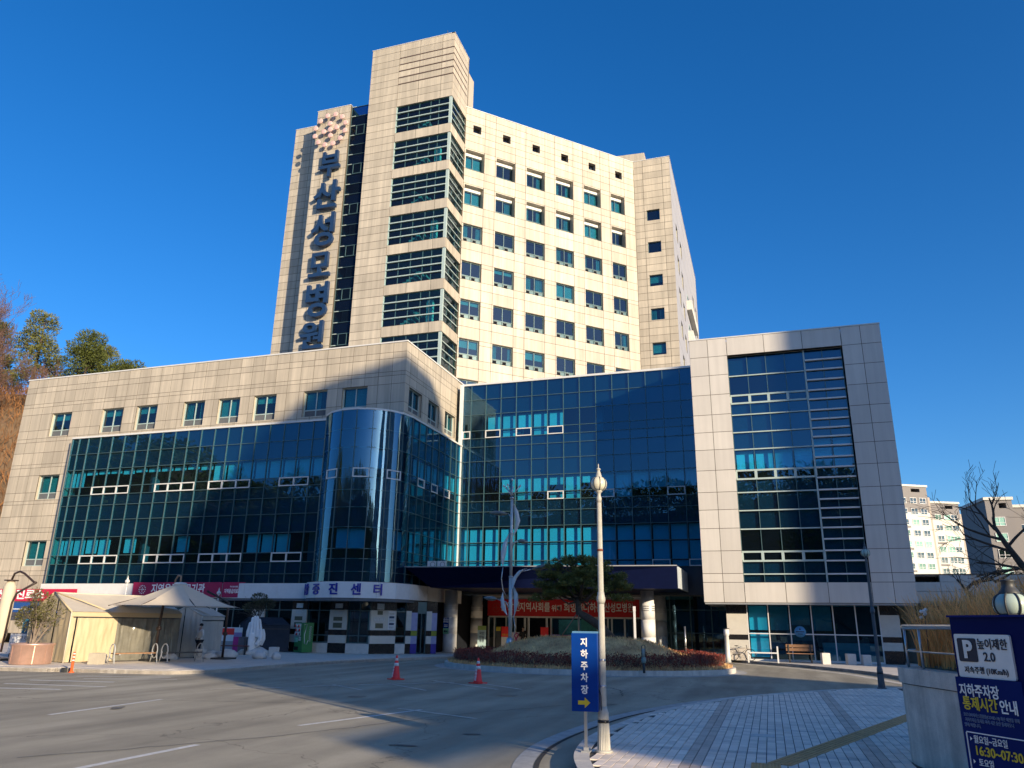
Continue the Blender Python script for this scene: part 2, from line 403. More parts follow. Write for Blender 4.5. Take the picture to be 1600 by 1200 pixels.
stones(LK[8:], lp, .16, -.155, .0, .9)
# paving slabs near the kerb (scored joints as slabs)
m_slabp = mat('paving_slab', (.64,.575,.49), .8, var=.10, scale=2, isl=.06, speck=.08, sscale=80)
cells = []
def inside(p, poly):
    c = False; n = len(poly)
    for i in range(n):
        a = poly[i]; b = poly[i-1]
        if (a[1] > p[1]) != (b[1] > p[1]) and p[0] < (b[0]-a[0])*(p[1]-a[1])/(b[1]-a[1])+a[0]: c = not c
    return c
lpoly = [(p.x,p.y) for p in LK]+[(-15.2,60),(-60,60)]
x = -34.
while x < -15:
    y = 20.
    while y < 38.2:
        if all(inside((x+dx,y+dy), lpoly) for dx in (-.25,.78) for dy in (-.2,.58)): cells.append((x,y))
        y += .5
    x += .6
def area_px(c, w, h, z=0):
    q = [to_px((c[0]+dx,c[1]+dy,z)) for dx,dy in ((0,0),(w,0),(w,h),(0,h))]
    if any(a is None for a in q): return 0
    xs = [a[0] for a in q]; ys = [a[1] for a in q]
    if max(xs) < 0 or min(xs) > 1600 or min(ys) > 1200: return 0
    return abs(sum(q[i][0]*q[(i+1)%4][1]-q[(i+1)%4][0]*q[i][1] for i in range(4)))/2
cells.sort(key=lambda c: -area_px(c,.58,.48))
rest = MB()
for i, c in enumerate(cells):
    if i < 260: inst('paving_slab', unit_box(m_slabp), lp, (c[0],c[1],-.012), (0,0,0), (.588,.488,.012+random.uniform(-.001,.002)))
    else: rest.box(c[0],c[0]+.588,c[1],c[1]+.488,-.012,0)
rest.build('paving_slab', m_slabp, lp, 'stuff')

# pavement in front of the right block and the entrance floor
RK = smooth_line([(-4.4,46.5),(-3.0,44.6),(-1.9,43.0),(1.17,39.3),(3.3,35.6),(4.25,32.5),(5.0,29.5),(6.5,27.6),(12,26.5)])
rp = struct('pavement', MB().prism([(p.x,p.y) for p in RK]+[(40,26.5),(40,60),(-4.4,60)], -.155, -.004), m_pave)
stones(RK[::-1], rp, .16, -.155, .002, 1.0, side=-1)
struct('pavement', MB().prism([(-15.1,44.6),(-4.5,46.7),(-4.5,60),(-15.1,60)], -.155, -.004), m_pave)
gut = [p+Vector((-.55,-.35)) for p in RK]
gm = MB()
for i in range(len(gut)-1):
    a, b = gut[i], gut[i+1]; gm.add([(a.x-.3,a.y-.2,ZR+.004),(b.x-.3,b.y-.2,ZR+.004),(b.x,b.y,ZR+.004),(a.x,a.y,ZR+.004)], [(0,1,2,3)])
struct('gutter', gm, m_linef)

# ---- tiled plaza on the right
PL = smooth_line([(-.9,6.2),(-1.75,8.2),(-2.27,9.6),(-2.58,10.74),(-2.72,12.1),(-2.63,13.86),(-2.2,16.72),(-.85,20.57),(1.31,23.85),(3.34,25.94),(5.2,27.2),(8,28.0)])
plaza_poly = [(p.x,p.y) for p in PL]+[(8,5),(-.2,5)]
pz = struct('plaza', MB().prism(plaza_poly, -.155, -.014), mat('tile_bedding', (.05,.05,.05), .9))
stones(PL, pz, .2, -.155, .002, .75, side=-1)
m_tile = mat('paving_tile', (.84,.72,.60), .75, var=.11, scale=1.1, isl=.12, speck=.06, sscale=150)
m_tileb = mat('paving_tile_brown', (.60,.49,.40), .75, var=.08, scale=1.5, isl=.12, speck=.06, sscale=150)
m_tiled = mat('paving_tile_grey', (.66,.58,.50), .75, var=.08, scale=1.5, isl=.12, speck=.06, sscale=150)
m_tact = mat('tactile_yellow', (.64,.36,.15), .8, var=.15, scale=3, isl=.06, speck=.1)
TX, TY = .1245, .205
inner = [(p.x,p.y) for p in [q for q in PL]]
def dist_edge(p):
    return min((Vector(p)-q).length for q in PL)
tl = []
ta, tb_ = Vector((2.6,17.99)), Vector((-.03,10.8))
tu = (tb_-ta).normalized(); tn = Vector((-tu.y,tu.x))
for i in range(-24, 36):
    for j in range(0, 105):
        x0 = -1.17+i*TX; y0 = 6.4+j*TY; c = (x0+TX/2, y0+TY/2)
        if not inside(c, plaza_poly): continue
        if min((Vector(c)-q).length for q in PL) < .27: continue
        r = Vector(c)-ta
        if c[0] > 1.55 and c[1] < 11.75: continue
        m = m_tile
        if i % 18 in (0, 1): m = m_tileb
        elif j % 13 == 12: m = m_tiled
        tl.append((area_px((x0,y0), TX, TY), x0, y0, m))
tl.sort(key=lambda t: -t[0])
rb = {}
for k, (a, x0, y0, m) in enumerate(tl):
    z = random.uniform(-.0015,.0015)
    if k < 290: inst('paving_tile', unit_box(m), pz, (x0+.006,y0+.0022,-.014), (0,0,0), (TX-.012,TY-.0044,.014+z))
    else: rb.setdefault(m.name, (m, MB()))[1].box(x0+.006,x0+TX-.006,y0+.0022,y0+TY-.0022,-.014,z)
for m, b in rb.values(): b.build('paving_tile', m, pz, 'stuff')
# tactile strip: ribbed yellow blocks along the diagonal and a square at its end
tp = struct('tactile_paving', MB().box(2,2.01,17,17.01,-.03,-.02), m_tact)
L0 = (tb_-ta).length; k = 0
while k*.26 < L0:
    p = ta+tu*(k*.26); q = ta+tu*min(L0, k*.26+.252); bm = MB()
    for e0, e1, zz in [(-.15,.15,.005)]+[(-.12+.062*g,-.085+.062*g,.011) for g in range(4)]:
        a, b, c, d = p+tn*e0, q+tn*e0, q+tn*e1, p+tn*e1
        bm.hexa([(v.x,v.y,-.014) for v in (d,c,b,a)][::-1], [(v.x,v.y,zz) for v in (d,c,b,a)][::-1])
    bm.build('tactile_block', m_tact, tp); k += 1
for gx in range(2):
    for gy in range(9):
        bm = MB().box(-.35+gx*.175,-.35+gx*.175+.171,9.0+gy*.2,9.0+gy*.2+.196,-.014,.006)
        for u in range(4):
            for v in range(4):
                bm.lathe([(.014,0),(.009,.005)], (-.35+gx*.175+.025+u*.04, 9.03+gy*.2+v*.045, .006), 6)
        bm.build('tactile_block', m_tact, tp)
struct('drain_cover', MB().box(-.42,-.06,13.3,13.62,-.014,.006), m_gran)
# gutter band on the road that follows the plaza kerb
gm = MB(); g2 = MB()
for i in range(len(PL)-1):
    def off(i, d):
        u = (PL[min(i+1,len(PL)-1)]-PL[max(i-1,0)]).normalized(); return PL[i]+Vector((-u.y,u.x))*d
    for b_, d0, d1 in ((gm,.52,.78), (g2,.44,.505)):
        a, b, c, d = off(i,d0), off(i+1,d0), off(i+1,d1), off(i,d1)
        b_.add([(v.x,v.y,ZR+.004) for v in (a,b,c,d)], [(0,1,2,3)])
struct('gutter', gm, mat('gutter_concrete', (.40,.395,.37), .85, var=.2, scale=6))
struct('gutter', g2, mat('gutter_joint', (.03,.03,.03), .9, var=.4, scale=9))

# ---- round planted island
IC = Vector((-7.45,33.2)); RX, RY = 6.05, 4.9
def ell(a, k=1., d=0.): return Vector((IC.x+(RX*k+d)*math.cos(a), IC.y+(RY*k+d)*math.sin(a)))
ring = [ell(2*math.pi*i/72) for i in range(73)]
isl = struct('planting_island', MB().prism([(p.x,p.y) for p in [ell(2*math.pi*i/72, 1, -.1) for i in range(72)]], -.155, .02), m_soil)
stones(ring, isl, .18, -.155, .06, .95)
ap = MB()
for i in range(72):
    a, b = ell(2*math.pi*i/72,1,.02), ell(2*math.pi*(i+1)/72,1,.02); c, d = ell(2*math.pi*(i+1)/72,1,.42), ell(2*math.pi*i/72,1,.42)
    ap.add([(v.x,v.y,ZR+.004) for v in (a,b,c,d)], [(0,1,2,3)])
struct('gutter', ap, MATS['gutter_concrete'])
def mound(x, y):
    r = math.hypot((x-IC.x)/RX, (y-IC.y)/RY)
    t = max(0, min(1, (.93-r)/.62)); t = t*t*(3-2*t)
    h = .05+1.0*t
    return h+.11*noise.noise(Vector((x*.8,y*.8,0)))*t
mm = MB(); N = 26; idx = {}
for i in range(N+1):
    for j in range(48):
        r = .95*i/N; p = ell(2*math.pi*j/48, r); idx[i,j] = len(mm.v); mm.v.append((p.x,p.y,mound(p.x,p.y)))
for i in range(N):
    for j in range(48):
        mm.f.append([idx[i,j],idx[i+1,j],idx[i+1,(j+1)%48],idx[i,(j+1)%48]]); mm.sm.append(True)
struct('mound', mm, m_dry2, isl)
gr = MB()
for _ in range(15000):
    a = random.uniform(0,2*math.pi); r = math.sqrt(random.random())*.86
    p = ell(a, r); z = mound(p.x,p.y)
    d = Vector((random.uniform(-.8,.8),random.uniform(-.8,.8),.8)); gr.leaf((p.x,p.y,z-.01), d, random.uniform(.06,.17), .02)
for _ in range(5000):
    a = random.uniform(0,2*math.pi); p = ell(a, random.uniform(.93,.975))
    gr.leaf((p.x,p.y,.0), Vector((random.uniform(-.4,.4),random.uniform(-.4,.4),1)), random.uniform(.1,.24), .02)
gr.build('dry_grass', m_dry2, None, 'stuff')
hd = thing('hedge', 'low red-brown winter hedge ringing the planted island inside its kerb', 'hedge', (IC.x,IC.y,0))
hb = MB(); tw = MB()
for i in range(30000):
    a = random.uniform(0,2*math.pi); k = random.uniform(.77,.935); p = ell(a, k)
    top = .50+.10*noise.noise(Vector((p.x*1.3,p.y*1.3,2)))+.05*noise.noise(Vector((p.x*5,p.y*5,2)))
    z0 = max(mound(p.x,p.y)*.6,.03); z = z0+(top-.02)*random.random()**.6
    d = Vector((random.uniform(-.7,.7),random.uniform(-.7,.7),random.uniform(-.2,1.2)))
    if random.random() < .75: hb.leaf((p.x,p.y,z), d, random.uniform(.05,.10), random.uniform(.022,.045))
    else: tw.leaf((p.x,p.y,z*.5), Vector((random.uniform(-.3,.3),random.uniform(-.3,.3),1)), random.uniform(.2,.42), .012)
hb.build('foliage', m_hedge, hd); tw.build('twigs', m_twig, hd)
# ================================================================== the hospital
H = thing('hospital_building', 'large hospital with cream stone-clad tower, blue glass front and round glazed corner', 'building', (-20,46,0))
PANELS, PANES = [], []
def rect_sub(r, holes):
    rs = [r]
    for h in holes:
        out = []
        for u0,u1,z0,z1 in rs:
            a0,a1,b0,b1 = max(u0,h[0]),min(u1,h[1]),max(z0,h[2]),min(z1,h[3])
            if a1-a0 < .01 or b1-b0 < .01: out.append((u0,u1,z0,z1)); continue
            if a0-u0 > .03: out.append((u0,a0,z0,z1))
            if u1-a1 > .03: out.append((a1,u1,z0,z1))
            if b0-z0 > .03: out.append((a0,a1,z0,b0))
            if z1-b1 > .03: out.append((a0,a1,b1,z1))
        rs = out
    return rs
class F:
    def __init__(s, o, u): s.o = Vector(o); s.u = Vector(u).normalized()
    def p(s, t): return s.o+s.u*t
def facade(f, us, zs, holes, back, wall, gap=.013, m=None, thick=.26, panels=True):
    """cladding panels on the grid us x zs minus the holes, thin joint layer and thick wall behind"""
    m = m or m_clad
    for r in rect_sub((us[0],us[-1],zs[0],zs[-1]), holes):
        e0 = r[0]+(.05 if r[0] < us[0]+.01 else 0); e1 = r[1]-(.05 if r[1] > us[-1]-.01 else 0)
        if e1-e0 < .02: continue
        back.seg(f.p(e0), f.p(e1), r[2], r[3], -.045, -.006)
        wall.seg(f.p(e0), f.p(e1), r[2], r[3], -thick, -.045)
    if not panels: return
    for i in range(len(us)-1):
        for j in range(len(zs)-1):
            for r in rect_sub((us[i]+gap,us[i+1]-gap,zs[j]+gap,zs[j+1]-gap), holes):
                if r[1]-r[0] > .05 and r[3]-r[2] > .05: PANELS.append((f.p(r[0]),f.p(r[1]),r[2],r[3],m))
back, wall, dark, slab, span, mull, trim, rooff = MB(), MB(), MB(), MB(), MB(), MB(), MB(), MB()
def frange(a, b, n): return [a+(b-a)*i/n for i in range(n+1)]
def window(a, b, z0, z1, d, tr=.27, cols=2, ac=False, blindp=.5, low='vent', m=None, glassm=None, label=None):
    a = Vector(a); b = Vector(b); w = (b-a).length; u = (b-a)/w; t = .055; bm = MB()
    P = lambda s: a+u*s
    zt = z0+(z1-z0)*tr if tr else z0
    bm.seg(P(0),P(w),z0,z0+t,d-.06,d+.03); bm.seg(P(0),P(w),z1-t,z1,d-.06,d+.03)
    bm.seg(P(0),P(t),z0+t,z1-t,d-.06,d+.028); bm.seg(P(w-t),P(w),z0+t,z1-t,d-.06,d+.028)
    for k in range(1, cols): bm.seg(P(w*k/cols-.03),P(w*k/cols+.03),z0+t,z1-t,d-.06,d+.026)
    if tr: bm.seg(P(t),P(w-t),zt-.03,zt+.03,d-.06,d+.024)
    o = bm.build('window', m or m_mull2, H)
    for k in range(cols):
        s0 = w*k/cols+(t if k == 0 else .03); s1 = w*(k+1)/cols-(t if k == cols-1 else .03)
        seg_obj('glass_pane', glassm or m_gl3, o, P(s0), P(s1), zt+.03, z1-t, d-.02, d-.008, R(.12))
        if tr:
            if ac:
                n = 2
                for q in range(n):
                    e0 = s0+(s1-s0)*q/n+.03; e1 = s0+(s1-s0)*(q+1)/n-.03
                    vb = MB(); vb.seg(P(e0),P(e1),z0+t,zt-.03,d-.03,d-.005)
                    vb.build('vent_panel', m_dark if q == 0 else m_mull, o)
                fb = MB(); e0 = s0+.02; e1 = s0+(s1-s0)*.52
                fb.seg(P(e0),P(e1),zt-.09,zt-.05,d-.005,d+.02); fb.seg(P(e0),P(e0+.04),z0+t+.06,zt-.05,d-.005,d+.02); fb.seg(P(e1-.04),P(e1),z0+t+.06,zt-.05,d-.005,d+.021)
                fb.build('vent_frame', m_mullw, o)
            else: seg_obj('vent_panel', m_slab if low == 'vent' else m_gl3, o, P(s0), P(s1), z0+t, zt-.03, d-.02, d-.008, R(.1))
    x = random.random()
    if x < blindp:
        drop = random.choice([.35,.6,.75,1.,1.]) if not ac else random.choice([.25,.5,1.])
        seg_obj('blind', m_blind, o, P(t), P(w-t), z1-t-(z1-zt)*drop*.97, z1-t, d-.16, d-.15)
    elif x < blindp+.42:
        for s0, s1 in ((t, w*random.uniform(.15,.4)), (w*random.uniform(.6,.85), w-t)):
            cb = MB(); k = max(3, int((s1-s0)/.05))
            for q in range(k):
                e0 = s0+(s1-s0)*q/k; e1 = s0+(s1-s0)*(q+1)/k
                cb.seg(P(e0),P(e1),zt,z1-t,d-.17-(.05 if q%2 else 0),d-.15-(.05 if q%2 else 0))
            cb.build('curtain', m_curt, o)
    return o

# ---------------- left wing
YL, XC = 38., -18.96
ROWZ = [12.87,13.13,13.70,14.83,15.34,15.59,16.41,16.79,17.38]
f = F((0,YL),(1,0))
lwx = [-48.15+.8845*k for k in range(34)]; lwx[-1] = XC
w4 = [(-45.42,-43.67),(-41.1,-39.35),(-38.25,-36.56),(-34.52,-32.87),(-31.86,-30.24),(-29.23,-27.61),(-25.7,-24.07),(-23.06,-21.39)]
holes4 = [(a,b,13.22,14.83) for a,b in w4]
low = [.6,1.6,2.03,2.3,3.1,4.08,4.38,5.15,6.28,6.80,7.09,7.86,8.65,8.88,9.43,10.57,11.1,11.33,12.13,12.87]
holesL = [(-45.49,-43.72,8.96,10.56),(-45.46,-43.72,4.68,6.28)]
facade(f, lwx, ROWZ, holes4, back, wall)
facade(f, lwx[:7]+[-42.62], low, holesL, back, wall)
for a, b, z0, z1 in holes4+holesL: window(f.p(a), f.p(b), z0, z1, -.22, blindp=.62)
fs = F((XC,0),(0,1))
sy = [38,38.57,39.54,40.48,41.34,42.23,43.08,43.96,44.87,45.79,46.0]
wS = [(38.6,40.34),(41.38,43.0),(44.0,45.72)]
facade(fs, sy, ROWZ, [(a,b,13.3,14.75) for a,b in wS], back, wall)
for a, b in wS: window(fs.p(a), fs.p(b), 13.3, 14.75, -.2, blindp=.3)
trim.seg((-48.2,YL),(XC+.03,YL),17.38,17.46,-.3,.04); trim.seg((XC,YL-.035),(XC,52),17.38,17.459,-.3,.041)
rooff.box(-48.1,XC-.27,YL+.27,62,17.1,17.3)
wall.box(-48.1,-47.85,YL+.27,62,0,17.38); wall.box(-47.85,XC,61.75,62,0,17.38); wall.seg((XC,46.01),(XC,62),12.8,17.38,-.26,-.04)
wall.box(-42.6,XC-.3,YL+.03,YL+.25,12.76,12.86)
dark.box(-47.8,XC-.3,43.2,43.4,0,17.1)
for z in (3.3,8.05,12.55): slab.box(-47.8,XC-.1,YL+.28,43.2,z,z+.28)
for x in (-42.7,-36.3,-30.3,-24.4): slab.box(x-.2,x+.2,38.3,38.7,0,17)
# glazed front of the left wing
YG = 37.5; CC = Vector((-21.1,38.35)); RD = 2.6; XS = CC.x+RD
RZ = [3.55,4.07,4.72,5.24,6.35,7.40,8.33,8.99,9.50,10.64,11.68,12.75]
VIS = {3,8}; VENT = {2,7}; HALF = {1,6,0}
lgx = [-42.57,-42.0,-41.24]+[-40.25+.988*k for k in range(17)]+[-23.56]
fg = F((0,YG),(1,0))
def vent_frame(a, b, z0, z1, parent=H, n=1):
    a = Vector(a); b = Vector(b); w = (b-a).length; u = (b-a)/w; P = lambda s: a+u*s; t = .06; bm = MB()
    bm.seg(P(0),P(w),z0,z0+t,-.01,.06); bm.seg(P(0),P(w),z1-t,z1,-.01,.06)
    bm.seg(P(0),P(t),z0+t,z1-t,-.01,.058); bm.seg(P(w-t),P(w),z0+t,z1-t,-.01,.058)
    for k in range(1,n): bm.seg(P(w*k/n-.04),P(w*k/n+.04),z0+t,z1-t,-.01,.056)
    bm.build('vent_frame', m_trim, parent)
def curtain(pts, zs, spec, gm=None, mt=.036, mcap=True):
    """pts: plan points left to right; spec(i,j) -> 'sp' 'vi' or 'ho'"""
    for i in range(len(pts)-1):
        a, b = pts[i], pts[i+1]
        for j in range(len(zs)-1):
            PANES.append((a,b,zs[j],zs[j+1],gm or m_gl))
            if spec(i,j) == 'sp': span.seg(a,b,zs[j]+.004,zs[j+1]-.004,-.12,-.10)
    for i in range(len(pts)):
        a = pts[max(i-1,0)]; b = pts[min(i+1,len(pts)-1)]; u = (Vector(b)-Vector(a)).normalized(); c = Vector(pts[i])
        mull.seg(c-u*mt/2, c+u*mt/2, zs[0], zs[-1], -.08, .045)
    for z in zs:
        for i in range(len(pts)-1): mull.seg(pts[i],pts[i+1],z-.016,z+.016,-.08,.03)
def blind(a, b, z0, z1, drop=1., d=-.3, m=None):
    seg_obj('blind', m or m_blind, H, Vector(a).lerp(Vector(b),.07), Vector(a).lerp(Vector(b),.93), z1-(z1-z0)*drop+.03, z1-.05, d-.012, d)
curtain([fg.p(x) for x in lgx], RZ, lambda i,j: 'vi' if j in VIS|VENT else 'sp')
for i in range(len(lgx)-1):
    a, b = fg.p(lgx[i]), fg.p(lgx[i+1])
    if i < 2: dr = 1.
    elif i < 12: dr = random.choice([.28,.28,.3,.3,.35])
    else: dr = random.choice([1,1,1,.7,1])
    blind(a,b,RZ[8],RZ[9],dr)
    if i < 4 or random.random() < .35: blind(a,b,RZ[3],RZ[4],random.choice([1,1,.9]))
for a, b, n in ((-40.25,-37.29,3),(-35.31,-32.35,3),(-31.36,-28.4,3),(-26.42,-24.44,2)):
    for j in (2,7): vent_frame(fg.p(a), fg.p(b), RZ[j], RZ[j+1], n=n)
trim.seg((-42.6,YG),(-23.5,YG),12.75,12.86,-.55,.06); m_ = MB()
wall.box(-42.66,-42.58,YG-.03,YL,3.4,12.86)
# round corner: arc then straight return
a0 = math.radians(199); arc = [CC+Vector((math.cos(t),math.sin(t)))*RD for t in [a0+(2*math.pi-a0)*k/8 for k in range(9)]]
side = [Vector((XS,CC.y+.955*k)) for k in range(1,9)]
drum = arc+side
curtain(arc, RZ, lambda i,j: 'vi' if j in VIS|VENT else 'sp', gm=m_gl2)
PANES[:] = [p for p in PANES if p[4] is not m_gl2]
for k in range(8):
    t0 = a0+(2*math.pi-a0)*k/8; t1 = a0+(2*math.pi-a0)*(k+1)/8
    for j in range(len(RZ)-1):
        bm = MB()
        for rr, inward in ((RD,False),(RD-.012,True)):
            vs = []
            for q in range(9):
                t = t0+(t1-t0)*q/8
                for z in (RZ[j],RZ[j+1]): vs.append((CC.x+rr*math.cos(t),CC.y+rr*math.sin(t),z))
            bm.add(vs, [((2*q,2*q+2,2*q+3,2*q+1) if not inward else (2*q+1,2*q+3,2*q+2,2*q)) for q in range(8)], True)
        bm.build('curved_pane', m_gl2, H)
curtain([arc[-1]]+side, RZ, lambda i,j: 'vi' if j in VIS|VENT else 'sp')
for i in range(len(drum)-1):
    if random.random() < .7: blind(drum[i],drum[i+1],RZ[8],RZ[9],1.)
    if random.random() < .5: blind(drum[i],drum[i+1],RZ[3],RZ[4],1.)
for i in (2,4,6,9,11,13): vent_frame(drum[i], drum[i+1], RZ[7], RZ[8])
for p, q in zip(drum[:-1], drum[1:]): trim.seg(p,q,12.75,12.85,-.9,.05)
dark.box(-23.4,-23.3,38.3,43.2,3.6,12.6); dark.box(-19.1,XC-.3,38.5,43.2,3.6,12.6)
slab.prism([(CC.x+2.45*math.cos(2*math.pi*k/24),CC.y+2.45*math.sin(2*math.pi*k/24)) for k in range(24)],8.02,8.30)
slab.prism([(CC.x+2.45*math.cos(2*math.pi*k/24),CC.y+2.45*math.sin(2*math.pi*k/24)) for k in range(24)],12.5,12.74)
slab.prism([(CC.x+2.45*math.cos(2*math.pi*k/24),CC.y+2.45*math.sin(2*math.pi*k/24)) for k in range(24)],3.3,3.5)
# white sign band over the ground storey
bandp = [Vector((-42.5+2.12*k,37.12)) for k in range(10)]
barc = [CC+Vector((math.cos(t),math.sin(t)))*2.92 for t in [R(203)+R(157)*k/7 for k in range(8)]]
bside = [Vector((CC.x+2.92,CC.y+y)) for y in (1.1,2.4,4.0,5.8,7.6)]
for pts in (bandp, barc, barc[-1:]+bside):
    for p, q in zip(pts[:-1], pts[1:]):
        l = (Vector(q)-Vector(p)).normalized()*.008
        MB().seg(Vector(p)+l, Vector(q)-l, 2.74, 3.54, -.2, 0).build('fascia_panel', m_white, H)
        back.seg(p, q, 2.72, 3.56, -.3, -.03)
slab.box(-42.5,-23.4,37.13,43,2.62,2.72)
slab.prism([(p.x,p.y) for p in barc]+[(p.x-.1,p.y) for p in bside]+[(-23.5,45.5)],2.6,2.715)
for i, (ch, t) in enumerate(zip('건강증진센터', (212.5,226.5,248,271,294.5,316.5))):
    c = CC+Vector((math.cos(R(t)),math.sin(R(t))))*2.925
    text(ch, .60, m_blue if 0 else mat('letter_blue', (.012,.02,.30), .35), 'sign_letter', H, (c.x,c.y,3.13), (R(90),0,R(t+90)), ext=.035, bold=.016)
# ground storey: piers, windows and coloured jambs
pw = F((0,37.4),(1,0))
def pier(a, b, m_mid=None, top=2.18):
    for z0, z1, m in ((0,.5,m_black),(.5,.9,m_mid or m_cream),(.9,1.17,m_black),(1.17,top,m_mid or m_cream),(top,2.66,m_black)):
        MB().seg(a,b,z0+.004,z1-.004,-.35,0 if m is m_black else .012).build('pier_panel', m, H)
def shopwin(a, b, zb=.5, n=2, m=None):
    a = Vector(a); b = Vector(b)
    bm = MB()
    for k in range(n+1):
        c = a.lerp(b,k/n); u = (b-a).normalized()*.025; bm.seg(c-u,c+u,zb,2.66,-.16,-.07)
    for z in (zb,.86,2.12,2.62): bm.seg(a,b,z,z+.05,-.158,-.072)
    o = bm.build('window', m_mull, H)
    for k in range(n): seg_obj('glass_pane', m_gl3, o, a.lerp(b,k/n), a.lerp(b,(k+1)/n), zb, 2.64, -.12, -.11, R(.2))
    if zb > .1: 
        for k in range(n): MB().seg(a.lerp(b,k/n+.004),a.lerp(b,(k+1)/n-.004),0,zb-.01,-.3,-.02).build('plinth_stone', m_gran, H)
    dark.seg(a,b,0,2.7,-2.6,-2.5)
X = lambda x: Vector((x,37.4))
shopwin(X(-42.4),X(-39.2)); pier(X(-39.2),X(-38.2)); shopwin(X(-38.2),X(-35)); pier(X(-35),X(-34)); shopwin(X(-34),X(-30.8)); pier(X(-30.8),X(-29.8)); shopwin(X(-29.8),X(-27.2)); pier(X(-27.2),X(-26.4))
shopwin(X(-26.4),X(-24.65)); pier(X(-24.65),X(-23.72)); shopwin(X(-23.72),X(-22.3)); pier(X(-22.3),X(-21.25)); shopwin(X(-21.25),X(-19.85))
A1, A2, A3, A4, A5, A6, A7 = [Vector(v) for v in ((-19.85,37.4),(-18.95,38.55),(-18.55,38.95),(-18.33,39.14),(-18.08,39.37),(-17.7,39.72),(-17.25,40.1))]
pier(A1,A1.lerp(A2,.62)); pier(A1.lerp(A2,.62),A2); shopwin(A2,A3,.5,1); pier(A3,A4)
m_lav = mat('lavender_panel', (.30,.31,.50), .5); m_lime = mat('lime_panel', (.22,.25,.02), .5); m_vio = mat('violet_panel', (.03,.02,.25), .5)
for p, q in ((A4,A5),(A6.lerp(A7,.5),A7)):
    for z0, z1, m in ((0,.5,m_vio),(.5,.9,m_lav),(.9,1.17,m_lime),(1.17,2.1,m_lav),(2.1,2.66,m_black)): MB().seg(p,q,z0+.004,z1-.004,-.3,.006).build('pier_panel', m, H)
pier(A6,A6.lerp(A7,.5))
dr = MB(); dr.seg(A5,A6,2.05,2.66,-.3,-.05); dr.seg(A5,A5.lerp(A6,.07),0,2.05,-.2,-.05); dr.seg(A6.lerp(A5,.07),A6,0,2.05,-.2,-.05); dr.seg(A5.lerp(A6,.47),A5.lerp(A6,.53),0,2.05,-.2,-.06)
dro = dr.build('door', m_mull, H); seg_obj('glass_pane', m_gl3, dro, A5, A6, 0, 2.05, -.16, -.15)
dark.seg(A2,A7,0,2.7,-2.2,-2.1); dark.box(-18.35,-18.2,40.3,49,0,3.3)
# direction boards on the piers
def plaque(a, b, s0, s1, z0, z1, m, d=.016, name='notice_board'):
    a = Vector(a); b = Vector(b); return MB().seg(a.lerp(b,s0),a.lerp(b,s1),z0,z1,d-.003,d+.02).build(name, m, H)
m_khaki = mat('notice_khaki', (.10,.10,.06), .5, var=.3, scale=14); m_pap = mat('notice_paper', (.55,.55,.52), .6, var=.25, scale=22)
for a, b in ((X(-24.65),X(-23.72)),(X(-22.3),X(-21.25))):
    plaque(a,b,.3,.72,2.26,2.5,m_pap); plaque(a,b,.28,.72,1.95,2.1,m_pap); plaque(a,b,.24,.74,1.62,1.82,m_khaki); plaque(a,b,.24,.74,1.26,1.52,m_khaki)
b2 = A1.lerp(A2,.62); plaque(A1,b2,.35,.8,2.22,2.52,m_pap); plaque(A1,b2,.4,.72,1.95,2.15,m_khaki); plaque(A1,b2,.18,.88,1.62,1.85,m_pap); plaque(A1,b2,.3,.78,1.28,1.52,m_khaki)
plaque(b2,A2,.15,.85,1.2,2.15,m_white)
for k in range(5): plaque(b2,A2,.25,.75,1.27+.17*k,1.38+.17*k,mat('notice_navy', (.02,.05,.12), .5, var=.4, scale=25) if k%2 else m_pap, .037)

# ---------------- glazed entrance hall (centre)
YE = 46.; ecx = [-18.49,-17.93]+[-16.88+1.063*k for k in range(13)]+[-3.3]
ERZ = [4.92,5.33,6.46,7.45,8.40,9.07,9.58,10.64,11.70,12.67,13.25,13.78,14.88,15.92,16.95]
fe = F((0,YE),(1,0))
curtain([fe.p(x) for x in ecx], ERZ, lambda i,j: 'vi' if j in (0,1,2,5,6,10,11) else 'sp')
m_blindb = mat('lobby_blind', (.66,.84,.90), .8, var=.08, scale=.3, isl=.12)
for i in range(len(ecx)-1):
    a, b = fe.p(ecx[i]), fe.p(ecx[i+1])
    for j in (0,1,2): blind(a,b,ERZ[j],ERZ[j+1],1.,m=m_blindb)
    if 3 <= i <= 8 or i > 10: blind(a,b,ERZ[6],ERZ[7],random.choice([1,1,.55,1]) if i != 6 else .6)
    elif i > 8: blind(a,b,ERZ[6],ERZ[7],1.)
    if i in (4,6,7,9,10): blind(a,b,ERZ[5],ERZ[6],1.)
    if i in (2,3,4,5,6): blind(a,b,ERZ[11],ERZ[12],1.)
    if i in (3,5): blind(a,b,ERZ[10],ERZ[11],1.)
for i in (0,2,4,6): vent_frame(fe.p(ecx[i]), fe.p(ecx[i+1]), ERZ[10], ERZ[11])
for i in (6,9,13): vent_frame(fe.p(ecx[i]), fe.p(ecx[i+1]), ERZ[5], ERZ[6])
for i in (12,14): vent_frame(fe.p(ecx[i]), fe.p(ecx[i+1]), ERZ[0], ERZ[1])
trim.seg((-18.5,YE),(-3,YE),16.95,17.08,-.5,.06)
MB().seg((-18.5,YE-.3),(-18.5,YE-.06),4.5,17.0,-.16,.02).build('downpipe', m_white, H)
slab.box(-18.9,-3.2,46.3,56,16.6,16.9)
for z in (4.5,8.1,12.3): slab.box(-18.9,-3.2,46.25,52,z,z+.3)
dark.box(-18.9,-3.2,51,51.2,4.5,16.8)
for x in (-14.8,-9.4): slab.box(x-.25,x+.25,46.6,47.1,4.5,16.6)
